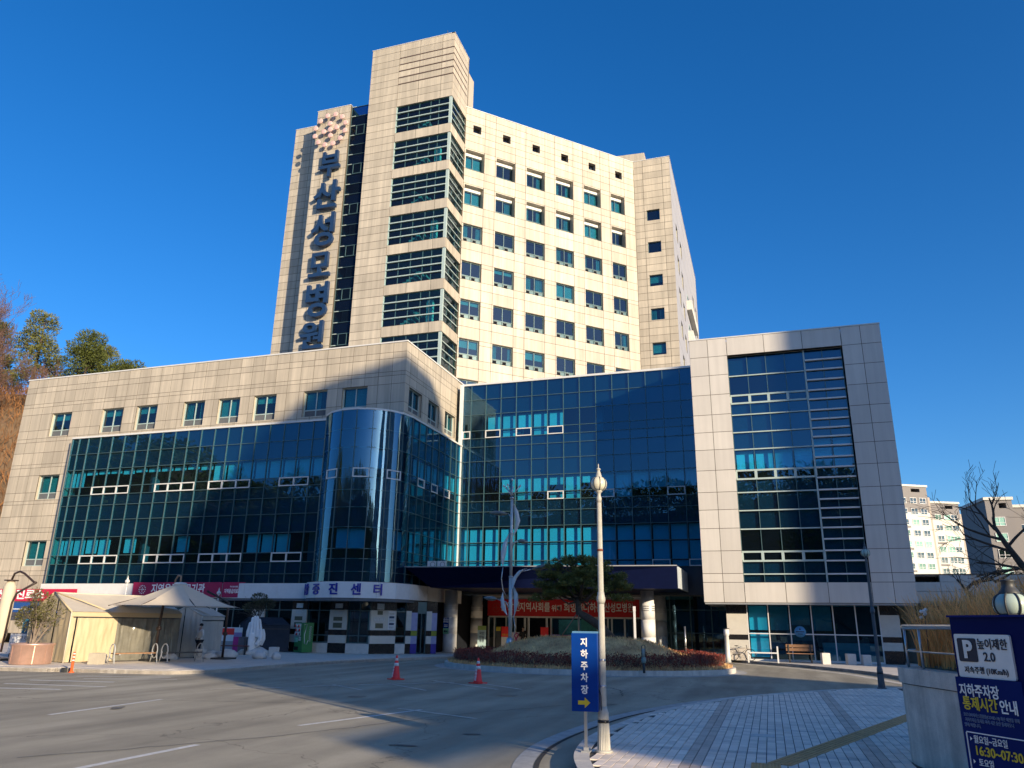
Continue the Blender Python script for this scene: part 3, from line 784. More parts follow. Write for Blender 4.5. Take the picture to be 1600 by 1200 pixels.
# ---------------- entrance canopy and columns
cano = MB()
top = [(-18.5,38.3,4.42),(-4.3,40.8,4.56),(-4.3,46.0,4.56),(-18.5,46.0,4.42)]; bot = [(-17.4,39.4,3.42),(-4.3,40.8,3.42),(-4.3,46,3.42),(-17.4,46,3.42)]
cano.hexa(bot, top); cano.build('canopy', m_navy, H)
MB().hexa([(-18.5,38.27,4.42),(-4.3,40.77,4.56),(-4.3,40.9,4.56),(-18.5,38.4,4.42)], [(-18.5,38.27,4.47),(-4.3,40.77,4.61),(-4.3,40.9,4.61),(-18.5,38.4,4.47)]).build('canopy_edge', m_grey, H)
MB().box(-4.299,-4.24,40.85,45.6,3.45,4.53).build('canopy_end_panel', mat('end_panel_white', (.55,.60,.62), .4), H)
slab.box(-17.4,-3.3,46.3,56,3.3,3.42); span.box(-18.45,-3.05,46.03,46.2,3.3,4.915)
def column(x, y, r, z1):
    bm = MB(); bm.lathe([(r,.0),(r,1.0)],(x,y,0),28); bm.lathe([(r*.985,1.0),(r*.985,1.012)],(x,y,0),28); bm.lathe([(r,1.012),(r,1.9)],(x,y,0),28)
    bm.lathe([(r*.985,1.9),(r*.985,1.912)],(x,y,0),28); bm.lathe([(r,1.912),(r,2.72),(r*.93,2.74),(r*.93,z1)],(x,y,0),28)
    o = bm.build('column', m_white, H)
    for k in range(3): MB().lathe([(r*1.015,2.36+.11*k),(r*1.015,2.40+.11*k)],(x,y,0),28).build('column_band', m_steel, o)
    return o
column(-17.65,43.0,.40,3.42); column(-6.2,43.0,.38,3.42); column(-17.75,47.6,.38,3.3); column(-6.15,47.9,.36,3.3)
# entrance front under the canopy
YD = 49.; fd = F((0,YD),(1,0))
ent = MB()
for x in (-17.4,-17.0,-16.2,-15.6,-14.95,-14.7,-13.5,-13.2,-11.4,-10.2,-9.55,-9.3,-8.5,-7.95,-7.3): ent.box(x-.05,x+.05,YD-.06,YD+.06,0,2.0)
ent.box(-17.4,-7.3,YD-.062,YD+.062,1.98,2.08); ent.box(-17.4,-7.3,YD-.05,YD+.3,2.08,3.3)
en = ent.build('entrance_front', m_white, H)
for a, b in ((-17.4,-17.0),(-17,-16.2),(-16.2,-15.6),(-13.2,-11.4),(-11.4,-10.2),(-10.2,-9.3),(-9.3,-8.5),(-8.5,-7.95)):
    seg_obj('glass_pane', m_gl3, en, fd.p(a+.05), fd.p(b-.05), .75, 1.98, -.01, .002)
    MB().seg(fd.p(a+.05),fd.p(b-.05),0,.75,-.03,.01).build('infill_panel', m_white if a > -11 else m_dgrey, en)
dark.box(-17.4,-1.6,54,54.2,0,3.3); dark.box(-18.3,-17.45,48.9,54,0,3.3); dark.box(-4.2,-4.0,48,54,0,3.3)
MB().box(-11.6,-10.4,50.6,50.7,.9,1.95).build('reception_wall', mat('reception_cream', (.62,.55,.36), .7, var=.25, scale=5), H)
MB().box(-13.2,-11.5,50.9,51.0,.9,1.9).build('reception_wall', mat('reception_white', (.5,.5,.46), .7, var=.3, scale=5), H)
for x in (-12.5,-12.1,-11.1,-10.8): MB().box(x,x+.25,50.3,50.5,.75,1.15).build('reception_monitor', m_white, H)
for x in (-12.4,-10.6,-9.0): MB().box(x-.5,x+.5,50.6,51.4,3.0,3.06).build('ceiling_light', MATS.setdefault('ceiling_light', emat('ceiling_light', (1,.93,.8), 3.2)), H)
MB().box(-13.2,-7.9,49.9,50.3,0,.85).build('reception_desk', m_grey, H)
# dark glass between the entrance and the right block
esx = [-6.9,-5.6,-4.4,-3.2,-2.1]; fr_ = F((0,48),(1,0))
mm_ = MB()
for x in esx: mm_.box(x-.03,x+.03,47.93,48.05,0,3.3)
for z in (0,1.2,2.5): mm_.box(esx[0],esx[-1],47.935,48.04,z,z+.05)
eo = mm_.build('window', m_mull, H)
for a, b in zip(esx[:-1],esx[1:]): seg_obj('glass_pane', m_gl, eo, fr_.p(a), fr_.p(b), 0, 3.3, -.03, -.02, R(.2))

# ---------------- right block with the framed window
YR = 41.5; fr = F((0,YR),(1,0))
rz = [2.78,3.77,4.21,5.35,6.5,7.47,8.4,9.57,10.69,11.66,12.64,13.77,14.89,15.98,17.02]
facade(fr, [-3.09,-2.09,-1.06], rz, [], back, wall, .014, m_clad2)
facade(fr, [4.84,5.81,6.78], rz, [], back, wall, .014, m_clad2)
facade(fr, [-1.06,.91,2.88,4.84], [15.98,17.02], [], back, wall, .014, m_clad2)
facade(fr, [-1.06,.91,2.88,4.84], [2.78,3.77], [], back, wall, .014, m_clad2)
trim.seg((-3.12,YR),(6.8,YR),17.02,17.08,-.4,.03)
fwr = F((6.78,0),(0,1)); facade(fwr, [41.5,43,44.5,46,48,50], rz, [], back, wall, .014, m_clad2)
fwl = F((-3.09,0),(0,-1)); facade(fwl, [-46,-44.5,-43,-41.5], rz, [], back, wall, .014, m_clad2)
rooff.box(-3,6.7,41.8,52,16.7,16.9); rooff.box(-3.05,6.7,YR+.04,52,2.7,2.77); wall.box(-3,6.7,51.9,52.1,0,17)
gd = -.34
rgx = [-1.06,-.05,.93,1.91,2.9]; rgz = [3.77,4.19,4.83,5.32,6.46,7.42,8.37,9.07,9.56,10.68,11.62,12.6,13.24,13.72,14.82,15.98]
fgr = F((0,YR-gd),(1,0))
curtain([fgr.p(x) for x in rgx], rgz, lambda i,j: 'vi' if j in (2,3,7,8,12,13) else 'sp')
for i in range(4):
    blind(fgr.p(rgx[i]),fgr.p(rgx[i+1]),10.68-1.12,10.68,1 if i > 1 else .96,m=m_blindb)
for j in (2,7,12):
    bm = MB()
    bm.seg(fgr.p(-1.06),fgr.p(2.9),rgz[j]-.03,rgz[j]+.06,0,.075); bm.seg(fgr.p(-1.06),fgr.p(2.9),rgz[j+1]-.06,rgz[j+1]+.03,0,.075)
    for x in rgx: bm.seg(fgr.p(x-.07),fgr.p(x+.07),rgz[j]+.06,rgz[j+1]-.06,0,.073)
    bm.build('vent_frame', m_mull2, H)
for z in rgz[1:-1]: MB().seg(fgr.p(-1.06),fgr.p(2.9),z-.03,z+.03,.03,.09).build('transom', m_mull2, H) if z not in (rgz[2],rgz[3],rgz[7],rgz[8],rgz[12],rgz[13]) else None
MB().seg(fgr.p(2.86),fgr.p(2.94),3.77,15.98,.0,.12).build('mullion', m_mull2, H)
lz = [3.77,4.18,4.82,5.32,5.89,6.45,6.94,7.43,7.89,8.37,9.0,9.53,10.07,10.66,11.15,11.62,12.1,12.59,13.19,13.69,14.26,14.82,15.38,15.98]
curtain([fgr.p(2.9),fgr.p(3.84),fgr.p(4.8)], lz, lambda i,j: 'vi' if j in (11,12,13) else 'sp')
for z in lz[1:-1]: MB().seg(fgr.p(2.94),fgr.p(4.78),z-.035,z+.035,.03,.17).build('louvre_blade', m_trim, H)
for j in (11,12,13):
    for i in range(2): blind(fgr.p(2.9+.95*i),fgr.p(3.85+.95*i),lz[j],lz[j+1],1.,m=m_blindb)
wall.box(-1.06,4.84,YR+.03,YR+.34,15.98,16.0); wall.box(-1.06,4.84,YR+.03,YR+.34,3.74,3.768)
dark.box(-3,6.5,45.5,45.7,3,16.7)
for z in (3.45,8.0,12.2): slab.box(-3,6.5,42,45.5,z,z+.3)
# ground storey of the right block
YRG = 42.4; fq = F((0,YRG),(1,0)); q = lambda x: Vector((x,YRG))
for z0, z1, m in ((0,.6,m_conc),(.6,.99,m_cream),(.99,1.24,m_black),(1.24,2.26,m_cream),(2.26,2.74,m_black)):
    MB().seg(q(-2.08),q(-1.08),z0+.004,z1-.004,-.4,0 if m is m_black else .012).build('pier_panel', m, H)
    MB().seg(q(5.15),q(6.0),z0+.004,z1-.004,-.4,0 if m is m_black else .012).build('pier_panel', m if m is not m_conc else m_black, H)
gw = MB(); gxs = [-1.05,-.03,.99,2.02,3.03,4.06,5.12]
for x in gxs: gw.seg(q(x-.025),q(x+.025),0,2.76,-.1,.0)
gw.seg(q(-1.05),q(5.12),0,.09,-.1,-.002); gw.seg(q(-1.05),q(5.12),1.28,1.33,-.1,-.003)
go = gw.build('window', m_trim, H)
for a, b in zip(gxs[:-1],gxs[1:]): seg_obj('glass_pane', m_gl, go, q(a+.02), q(b-.02), .08, 2.76, -.06, -.05, R(.25))
for i, (a, b) in enumerate(zip(gxs[:-1],gxs[1:])):
    if i in (0,1,2,3): blind(q(a),q(b),1.45,2.7,1.,d=-.5,m=m_blindb if i == 0 else mat('unlit_blind', (.16,.22,.24), .8, isl=.3))  # blinds past the first bay get a darker colour to look unlit
    if i == 0: blind(q(a),q(b),.15,1.4,1.,d=-.45,m=m_blindb)
dark.box(-2,6,45,45.2,0,2.8); slab.box(-2,6,42.6,45,-.05,.02)
MB().box(2.5,4.9,43.6,44.1,0,.9).build('counter', m_grey, H)
nb = MB(); nb.lathe([(.36,0),(.36,.03)],(0,0,0),28); no = nb.build_at('round_notice', mat('notice_sky_blue', (.10,.34,.62), .5), H, (1.42,YRG-.008,1.42), (R(90),0,0)); no.scale = (.75,.75,1)
MB().box(1.22,1.62,YRG-.044,YRG-.039,1.40,1.44).box(1.30,1.54,YRG-.044,YRG-.039,1.30,1.33).box(1.39,1.45,YRG-.044,YRG-.039,1.5,1.58).build('notice_print', m_ktext, H)
MB().box(1.05,1.98,YRG+.35,YRG+.37,1.0,1.75).build('notice_panel', m_dgrey, H)
# ---------------- tower: lift and stair shaft
YT, XT = 52., -23.02
ft = F((0,YT),(1,0))
bz = [(46.14-3.7285*k, 43.34-3.7285*k) for k in range(7)]
bands = [(-28.40,-23.02+.01,b,t) for t,b in bz]
zc = [53.0,52.25,51.4,50.68,49.95,49.22,48.5,47.64,46.94,46.14]
zl = zc+[46.14-.7457*k for k in range(1,37)]; zl = [z for z in zl if z > 18.9]+[18.9]
facade(ft, [-31.36,-28.45], zl[::-1], [], back, wall, .019)
facade(ft, [-28.45,-26.39,-24.19,-23.02], zc[::-1], [], back, wall, .019)
for k in range(7):
    t, b = bz[k]; nb_ = bz[k+1][0] if k < 6 else 18.9
    facade(ft, [-28.45,-26.39,-24.19,-23.02], [nb_, b], [], back, wall, .019)
ftr = F((XT,0),(0,1))
facade(ftr, [52,53.3,55.55], zc[::-1], [], back, wall, .019)
for k in range(7):
    t, b = bz[k]; nb_ = bz[k+1][0] if k < 6 else 18.9
    facade(ftr, [52,53.5,55.35], [nb_, b], [], back, wall, .019)
back.seg(ftr.p(55.35),ftr.p(55.7),18.9,53.0,-.4,-.005); PANELS.append((ftr.p(55.36),ftr.p(55.7),18.9,46.1,m_clad))
for z in (51.45,50.73,50.02,49.3,48.56):
    MB().seg(ft.p(-28.45),ft.p(-22.99),z-.05,z+.05,.0,.012).build('groove', mat('groove_brown', (.09,.055,.045), .7), H)
    MB().seg(ftr.p(51.99),ftr.p(55.3),z-.05,z+.05,.0,.012).build('groove', MATS['groove_brown'], H)
m_glt = glass('stair_glass', (.20,.62,.66), 1.6)
for k in range(7):
    t, b = bz[k]; bzs = frange(b, t, 4); d = -.14
    fi = F((0,YT+.14),(1,0)); fj = F((XT-.14,0),(0,1))
    xs = [-28.42,-27.3,-26.2,-25.1,-24.3,-23.3]; ys = [52.2,53.15,54.15,55.33]
    for i in range(5):
        for j in range(4): PANES.append((fi.p(xs[i]),fi.p(xs[i+1]),bzs[j],bzs[j+1],m_glt))
    for i in range(3):
        for j in range(4): PANES.append((fj.p(ys[i]),fj.p(ys[i+1]),bzs[j],bzs[j+1],m_glt))
    for x in xs[1:-1]: mull.seg(fi.p(x-.025),fi.p(x+.025),b,t,-.06,.02)
    for y in ys[1:-1]: mull.seg(fj.p(y-.03),fj.p(y+.03),bzs[1] if y < 54 else b,bzs[2],-.06,.02)
    for z in bzs[1:-1]:
        MB().seg(fi.p(-28.42),fi.p(-23.3),z-.045,z+.045,.0,.13).build('louvre_blade', m_mull2, H)
        MB().seg(fj.p(52.2),fj.p(55.33),z-.035,z+.035,.0,.1).build('louvre_blade', m_mull2, H)
    MB().box(-23.3,-23.06,52.04,52.24,b,t).build('corner_post', m_mull2, H)
    MB().seg(fi.p(-28.46),fi.p(-28.40),b,t,-.05,.12).build('window_jamb', m_mull2, H)
    # stair flights seen through the glass
    sm = MB()
    for (x0,z0),(x1,z1) in (((-27.9,b),(-25.6,b+1.4)),((-25.6,b+1.4),(-27.9,t))):
        n = 7
        for s in range(n):
            xa = x0+(x1-x0)*s/n; xb = x0+(x1-x0)*(s+1)/n; za = z0+(z1-z0)*s/n
            sm.box(min(xa,xb),max(xa,xb),53.0 if x1 > x0 else 54.0,53.9 if x1 > x0 else 54.9,za,za+.2)
    sm.build('stair_flight', m_grey, H)
    slab.box(-31.1,XT-.3,52.45,55.6,b-.6,b-.1)
    if k % 2: MB().box(-25.0,-24.5,53.2,53.6,b,t-.3).build('riser_pipe', m_white, H)
dark.box(-31.2,XT-.3,55.3,55.5,19,52.5); rooff.box(-31.3,XT-.05,52.05,55.6,52.8,52.9)
wall.box(-31.36,-31.1,52.05,56,18.9,53.0)
trim.seg((-31.4,YT),(XT+.03,YT),53.0,53.05,-.3,.03); trim.seg((XT,YT-.03),(XT,55.72),53.0,53.049,-.3,.031)
wall.box(-31.36,XT-.02,55.72,57.0,47,51.5); PANELS.append((Vector((XT,55.74)),Vector((XT,57.0)),48,51.45,m_clad))
MB().tube([(-24.3,53.2,53.0),(-24.3,53.2,54.6)],[.06,.025],6).build('lightning_rod', m_steel, H)
# ---------------- sign slab, glass slot and set-back wall
SX0, SX1 = -36.7, -33.2
zsl = [47.42-.7457*k for k in range(39)]; zsl = [z for z in zsl if z > 18.9]+[18.9]
facade(ft, [SX0,-35.75,-34.35,SX1], zsl[::-1], [], back, wall, .019)
wall.box(SX0,SX0+.25,YT+.27,54.3,18.9,47.4); back.box(SX1-.25,SX1-.03,YT+.06,53.6,18.9,47.4)
fsb = F((0,53.85),(1,0)); facade(fsb, [-40.3,-38.4,-36.7], zsl[::-1], [], back, wall, .019)
trim.seg((SX0-.03,YT),(SX1+.02,YT),47.42,47.47,-.3,.03); trim.seg((-40.32,53.85),(SX0,53.85),47.42,47.468,-.3,.03)
fsl = F((0,52.3),(1,0))
slz = [z for z in [47.3-1.03*k for k in range(28)] if z > 19]
curtain([fsl.p(SX1),fsl.p(-31.36)], slz[::-1], lambda i,j: 'sp' if j%2 else 'vi', glass('slot_glass', (.05,.22,.38), 1.35))
dark.box(SX1,-31.4,54.5,54.6,19,47.2)
for k in range(2, len(slz)-1, 4):
    bm = MB(); a_, b_, z0, z1 = fsl.p(-32.6), fsl.p(-31.75), slz[k+1], slz[k]
    for s0, s1, y0, y1 in ((0,1,z0,z0+.05),(0,1,z1-.05,z1),(0,.06,z0+.05,z1-.05),(.94,1,z0+.05,z1-.05)): bm.seg(a_.lerp(b_,s0),a_.lerp(b_,s1),y0,y1,-.01,.05)
    bm.build('vent_frame', m_mull, H)
for z in slz: MB().seg(fsl.p(-33.18),fsl.p(-32.75),z-.03,z+.03,.0,.07).build('slot_bracket', m_mull2, H)
# sign letters and emblem standing off the slab
m_letter = mat('letter_navy', (.014,.040,.105), .4, var=.06)
LET = [('부', -35.699999999999996, -33.5, 39.65, 42.52), ('산', -36.04, -33.209999999999994, 36.46, 39.45), ('성', -35.92, -33.459999999999994, 32.68, 36.21), ('모', -35.74, -33.51, 29.8, 32.28), ('병', -35.69, -33.44, 25.98, 29.47), ('원', -35.9, -33.55, 23.18, 25.86)]
for ch, x0, x1, z0, z1 in LET:
    o = text(ch, 2.5, m_letter, 'sign_letter', H, ((x0+x1)/2, YT-.34, (z0+z1)/2), (R(90),0,0), ext=.15, bold=.05)
    xs = [v.co.x for v in o.data.vertices]; ys = [v.co.y for v in o.data.vertices]
    sx_, sy_ = .93*(x1-x0)/(max(xs)-min(xs)), .92*(z1-z0)/(max(ys)-min(ys)); mx_, my_ = (max(xs)+min(xs))/2, (max(ys)+min(ys))/2
    for v in o.data.vertices: v.co.x = (v.co.x-mx_)*sx_; v.co.y = (v.co.y-my_)*sy_
em = MB(); ec = (-34.95,YT-.34,44.85)
m_emb = mat('emblem_pale_pink', (.70,.46,.42), .5)
dots = [(1.62*math.cos(R(15+30*k)),1.62*math.sin(R(15+30*k))) for k in range(12)]+[(0,0),(.66,.1),(-.66,-.1),(-.08,.66),(.08,-.66)]
for dx, dz in dots:
    o = MB().lathe([(.25,-.04),(.25,.05)],(0,0,0),14).build_at('emblem_disc', m_emb, H, (ec[0]+dx,ec[1],ec[2]+dz), (R(90),0,0))
    MB().lathe([(.25,.052),(.25,.06),(.22,.07)],(0,0,0),14).build_at('disc_face', m_emb, o, wl(o))
# ---------------- chamfered ward front
C0 = Vector((-23.02,55.3)); S2 = math.sqrt(2)
fc = F((C0.x,C0.y),(1,1))
cu = lambda x: (x-C0.x)*S2                     # position along the chamfer from the X coordinate
colx = [-23.0,-21.58,-20.80,-19.31,-18.55,-17.07,-16.30,-14.83,-14.05,-12.58,-11.80,-10.55,-9.66]
cux = [cu(x) for x in colx]
wz = [(42.87,40.86),(39.22,37.20),(35.26,33.58),(31.65,29.92),(28.02,26.32),(24.43,22.71),(20.86,19.05)]
czs = [47.37,46.68,45.95,45.26,44.56,43.84]
for t, b in wz: czs += [t+.12 if t > 36 else t+.05, t-.35, b, b-.75]
czs = sorted(set(round(z,2) for z in czs+[18.9]))
holesC = []
for c in range(6):
    u0, u1 = cux[2*c]+.12, cux[2*c+1]-.06
    for t, b in wz: holesC.append((u0,u1,b,t))
    um = u0+(.68 if c == 0 else .62); holesC.append((um-.02,um+.80,44.87,45.67))
facade(fc, cux, czs, holesC, back, wall, .019, thick=.62)
m_roll = mat('shutter_box', (.72,.70,.66), .5)
for c in range(6):
    u0, u1 = cux[2*c]+.12, cux[2*c+1]-.06
    for k, (t, b) in enumerate(wz):
        dd = -.55 if k < 2 else -.16
        tt = t-.36 if k < 2 else t
        window(fc.p(u0), fc.p(u1), b, tt, dd, tr=.25, ac=True, blindp=.2, m=m_mull)
        if k < 2: MB().seg(fc.p(u0+.02),fc.p(u1-.02),tt,t,dd-.05,dd+.12).build('shutter_box', m_roll, H)
        dark.seg(fc.p(u0-.3),fc.p(u1+.3),b-.3,t+.3,-2.6,-2.5)
    um = u0+(.68 if c == 0 else .62)
    window(fc.p(um-.02), fc.p(um+.80), 44.87, 45.67, -.4, tr=0, cols=1, blindp=0, m=mat('frame_brown', (.12,.09,.08), .5), glassm=glass('plain_glass', (.30,.34,.42), 1.6))
    dark.seg(fc.p(um-.5),fc.p(um+1.3),44.3,46,-1.2,-1.1)
for k, (t, b) in enumerate(wz): slab.seg(fc.p(.4),fc.p(cux[-1]-.2),b-.9,b-.65,-2.5,-.65)
trim.seg(fc.p(-.02),fc.p(cux[-1]),47.37,47.43,-.3,.03)
# right-hand tower wall and its flank
ff = F((0,68.66),(1,0)); XF = -5.98
fzs = sorted(set([47.42]+[round(47.42-.745*k,2) for k in range(39)]+[18.9])); fzs = [z for z in fzs if z >= 18.9]
hF = [(-8.5,-7.21,t-.08-1.2,t-.08) for t in (41.65,38.06,34.46,30.9,27.35,23.8)]
facade(ff, [-9.66,-8.74,-6.78,XF], fzs, hF, back, wall, .019)
for a, b, z0, z1 in hF: window(ff.p(a), ff.p(b), z0, z1, -.18, tr=0, cols=1, blindp=.2, m=m_mull)
dark.seg(ff.p(-9.3),ff.p(-6.3),18.9,47,-2.2,-2.1)
fk = F((XF,0),(0,1)); hK = []
for r in range(7):
    for y in (72,76,91,95): hK.append((y,y+1.7,39.9-3.62*r,41.6-3.62*r))
facade(fk, [68.66,74,79,84,89,94,99.2], fzs[::3]+[47.42], hK, back, wall, .02, mat('flank_grey', (.36,.36,.39), .8, var=.05, scale=.3))  # flank panels in a cooler grey than the cladding
for a, b, z0, z1 in hK: window(fk.p(a), fk.p(b), z0, z1, -.15, tr=0, blindp=.2)
m_balc = mat('balcony_white', (.66,.62,.54), .6)
for r in range(1, 6):
    z = 38.9-3.62*r+.0
    bb = MB(); bb.seg(fk.p(80.5),fk.p(89),z,z+.18,0,.55); bb.seg(fk.p(80.5),fk.p(89),z+.18,z+1.1,.45,.55); bb.seg(fk.p(80.5),fk.p(80.65),z+.18,z+1.1,0,.45)
    bb.build('balcony', m_balc, H)
    window(fk.p(81.5), fk.p(88), z+.2, z+2.3, .03, tr=0, cols=4, blindp=0)
trim.seg((-9.7,68.66),(XF+.03,68.66),47.42,47.47,-.3,.03); trim.seg((XF,68.63),(XF,99.2),47.42,47.469,-.3,.031)
rooff.prism([(-40.1,54.1),(-31.4,54.1),(-23.3,55.6),(-10,69),(XF-.3,69),(XF-.3,99),(-40.1,99)], 46.6,46.7)
wall.box(-40.3,-40.05,54.1,99,17.4,47.4); wall.box(-40.05,XF,98.95,99.2,17.4,47.4)
pent = MB(); pent.hexa([(-12.3,72,47.0),(-8.9,72,49.1),(-8.9,78,49.1),(-12.3,78,47.0)], [(-12.3,72,50.75),(-8.9,72,50.6),(-8.9,78,50.6),(-12.3,78,50.75)])
pent.build('roof_hood', m_clad, H)
# ---------------- place cladding and panes: the 300 largest in view as pieces, the rest joined
def parea(a, b, z0, z1):
    q = [to_px((a[0],a[1],z0)),to_px((b[0],b[1],z0)),to_px((b[0],b[1],z1)),to_px((a[0],a[1],z1))]
    if any(v is None for v in q): return 0
    c = (sum(v[0] for v in q)/4, sum(v[1] for v in q)/4)
    if not (0 < c[0] < 1600 and 0 < c[1] < 1200): return 0
    u = Vector((b[0]-a[0],b[1]-a[1])); n = Vector((u.y,-u.x))
    if n.dot(Vector((CPOS.x-a[0],CPOS.y-a[1]))) < 0: return 0
    return abs(sum(q[i][0]*q[(i+1)%4][1]-q[(i+1)%4][0]*q[i][1] for i in range(4)))/2
def hidden(a, z):      # behind the left wing or the glazed hall roof
    p = Vector((a[0],a[1],z)); 
    if p.y > 47:
        t = 38/p.y; q = CPOS+(p-CPOS)*t
        if -48 < q.x < XC and q.z < 17.3: return True
        t = 46/p.y; q = CPOS+(p-CPOS)*t
        if -18.9 < q.x < -3.2 and q.z < 16.9: return True
    return False
for L, nm, d0, d1, tilt in ((PANELS,'cladding_panel',-.03,0,R(.04)), (PANES,'curtain_pane',-.012,0,R(.16))):
    sc = []
    for it in L:
        a = it[0].lerp(it[1],.5); sc.append((0 if hidden(a,(it[2]+it[3])/2) else parea(it[0],it[1],it[2],it[3]), it))
    sc.sort(key=lambda t: -t[0]); rest = {}
    for k, (ar, it) in enumerate(sc):
        if k < 290: seg_obj(nm, it[4], H, it[0], it[1], it[2], it[3], d0, d1, tilt)
        else: rest.setdefault(it[4].name, (it[4], MB()))[1].seg(it[0],it[1],it[2],it[3],d0,d1)
    for m, b in rest.values(): b.build(nm, m, H, 'stuff')
for b, nm, m in ((back,'joint_backing',m_joint),(wall,'wall',m_clad),(dark,'interior_wall',m_dark),(slab,'floor_slab',m_slab),(span,'spandrel',m_span),(mull,'mullion',m_mull),(trim,'coping',m_trim),(rooff,'roof',m_grey)):
    if b.v: b.build(nm, m, H, 'stuff')
# ================================================================== banners, signs
def banner(name, label, a, b, z0, z1, m, lines, d=.02, h=.06):
    a = Vector(a); b = Vector(b); u = (b-a).normalized(); n = Vector((u.y,-u.x)); c = a.lerp(b,.5)
    t = thing(name, label, 'banner', (c.x,c.y,z0), 0)
    MB().seg(a,b,z0,z1,d,d+.02).build('cloth', m, t)
    ang = math.atan2(u.y,u.x)
    for s, zz, size, body, bold, sx, mm in lines:
        p = a+u*s+n*(d+.024); text(body, size, mm, 'lettering', t, (p.x,p.y,zz), (R(90),0,ang), ext=.002, bold=bold, sx=sx)
    return t, a, u, n
t, a, u, n = banner('banner', 'long red entrance banner with white slogan under the dark canopy', (-17.45,48.85), (-7.55,48.85), 2.08, 3.12, m_banner,
    [(1.55,2.62,.62,'건강한',.012,.8,m_wtext),(3.2,2.60,.62,'지역사회를',.012,.72,m_wtext),(4.65,2.55,.42,'위해',.01,.9,m_wtext),(5.75,2.6,.62,'희망을',.012,.75,m_wtext),(7.0,2.6,.62,'더하는',.012,.75,m_wtext),(8.45,2.6,.60,'부산성모병원',.012,.66,m_wtext)], .0)
def dot_logo(t, p, ang, r, m):
    for k in range(12):
        q = Vector((p[0]+math.cos(ang)*r*math.cos(R(30*k)), p[1]+math.sin(ang)*r*math.cos(R(30*k)), p[2]+r*math.sin(R(30*k))))
        MB().lathe([(r*.17,0),(r*.17,.004)],(0,0,0),8).build_at('logo_dot', m, t, q, (R(90),0,ang))
    for dx, dz in ((0,0),(.4,0),(-.4,0),(0,.4),(0,-.4)):
        MB().lathe([(r*.17,0),(r*.17,.004)],(0,0,0),8).build_at('logo_dot', m, t, (p[0]+math.cos(ang)*r*dx,p[1]+math.sin(ang)*r*dx,p[2]+r*dz), (R(90),0,ang))
dot_logo(t, (-16.85,48.82,2.6), 0, .26, mat('logo_dull_red', (.50,.06,.05), .6)); dot_logo(t, (-8.0,48.82,2.6), 0, .26, MATS['logo_dull_red'])
t, a, u, n = banner('banner', 'maroon banner with white emblem and large white letters on the fascia behind the open parasol', (-35.3,37.05), (-29.1,37.05), 2.78, 3.60, m_maroon,
    [(3.2,3.19,.62,'지역응급의료기관',.012,.82,m_wtext)], .02)
dot_logo(t, (-34.6,37.0,3.2), 0, .22, m_wtext)
banner('banner', 'small maroon banner with white lettering at the right end of the fascia banner', (-29.05,37.05), (-27.7,37.2), 2.78, 3.60, m_maroon,
    [(.70,3.10,.26,'지역응급의료기관',.006,.60,m_wtext),(.70,3.35,.10,'부산성모병원',.002,.9,m_wtext)], .02)
banner('banner', 'red banner with white lettering over the shopfront behind the potted tree', (-46.5,37.0), (-39.4,37.0), 2.5, 3.22, mat('banner_pink_red', (.55,.012,.06), .6, var=.08),
    [(2.7,2.86,.62,'선별진료소',.02,1.35,m_wtext)], .02)
t = thing('shop_awning', 'blue and white awning board under the red banner at far left', 'awning', (-42.5,36.9,0))
MB().box(-44.6,-40.1,36.9,37.2,1.85,2.42).build('board', mat('awning_blue', (.02,.08,.28), .5, var=.1), t)
MB().box(-44.6,-40.1,36.88,36.895,2.0,2.06).build('stripe', m_white, t)

# ---- blue direction sign beside the lamp
SGN = thing('direction_sign', 'tall narrow blue sign box with white letters and yellow arrow on a short post', 'sign', (-2.43,10.75,0), R(4))
MB().box(-.175,.175,-.02,.13,.50,1.49).build('sign_box', m_blue, SGN)
MB().box(-.165,.185,-.01,.125,1.49,1.515).build('top_cap', mat('cap_light_blue', (.10,.25,.42), .4), SGN)
MB().box(.175,.181,.0,.12,.51,1.48).build('side_panel', mat('side_blue', (.03,.09,.36), .3), SGN)
for i, ch in enumerate('지하주차장'): text(ch, .118, m_wtext, 'lettering', SGN, (.0,-.024,1.365-.150*i), ext=.002, bold=.0035, sx=.92)
MB().add([(-.09,-.024,.635),(.0,-.024,.635),(.0,-.024,.675),(.075,-.024,.61),(.0,-.024,.545),(.0,-.024,.585),(-.09,-.024,.585)][::-1]+[(-.09,-.02,.635)], [(0,1,2,3,4,5,6)]).build('arrow', m_ytext, SGN)
MB().box(-.02,.02,.03,.07,.02,.50).build('post', m_steel, SGN)
MB().box(-.06,.06,-.02,.11,.003,.02).box(-.03,.03,.02,.08,.02,.06).build('base_plate', m_grey, SGN)
MB().tube([(.18,.06,.78),(.21,.05,.70),(.215,.05,.5),(.20,.06,.3)],.006,5).build('cable', m_dgrey, SGN)

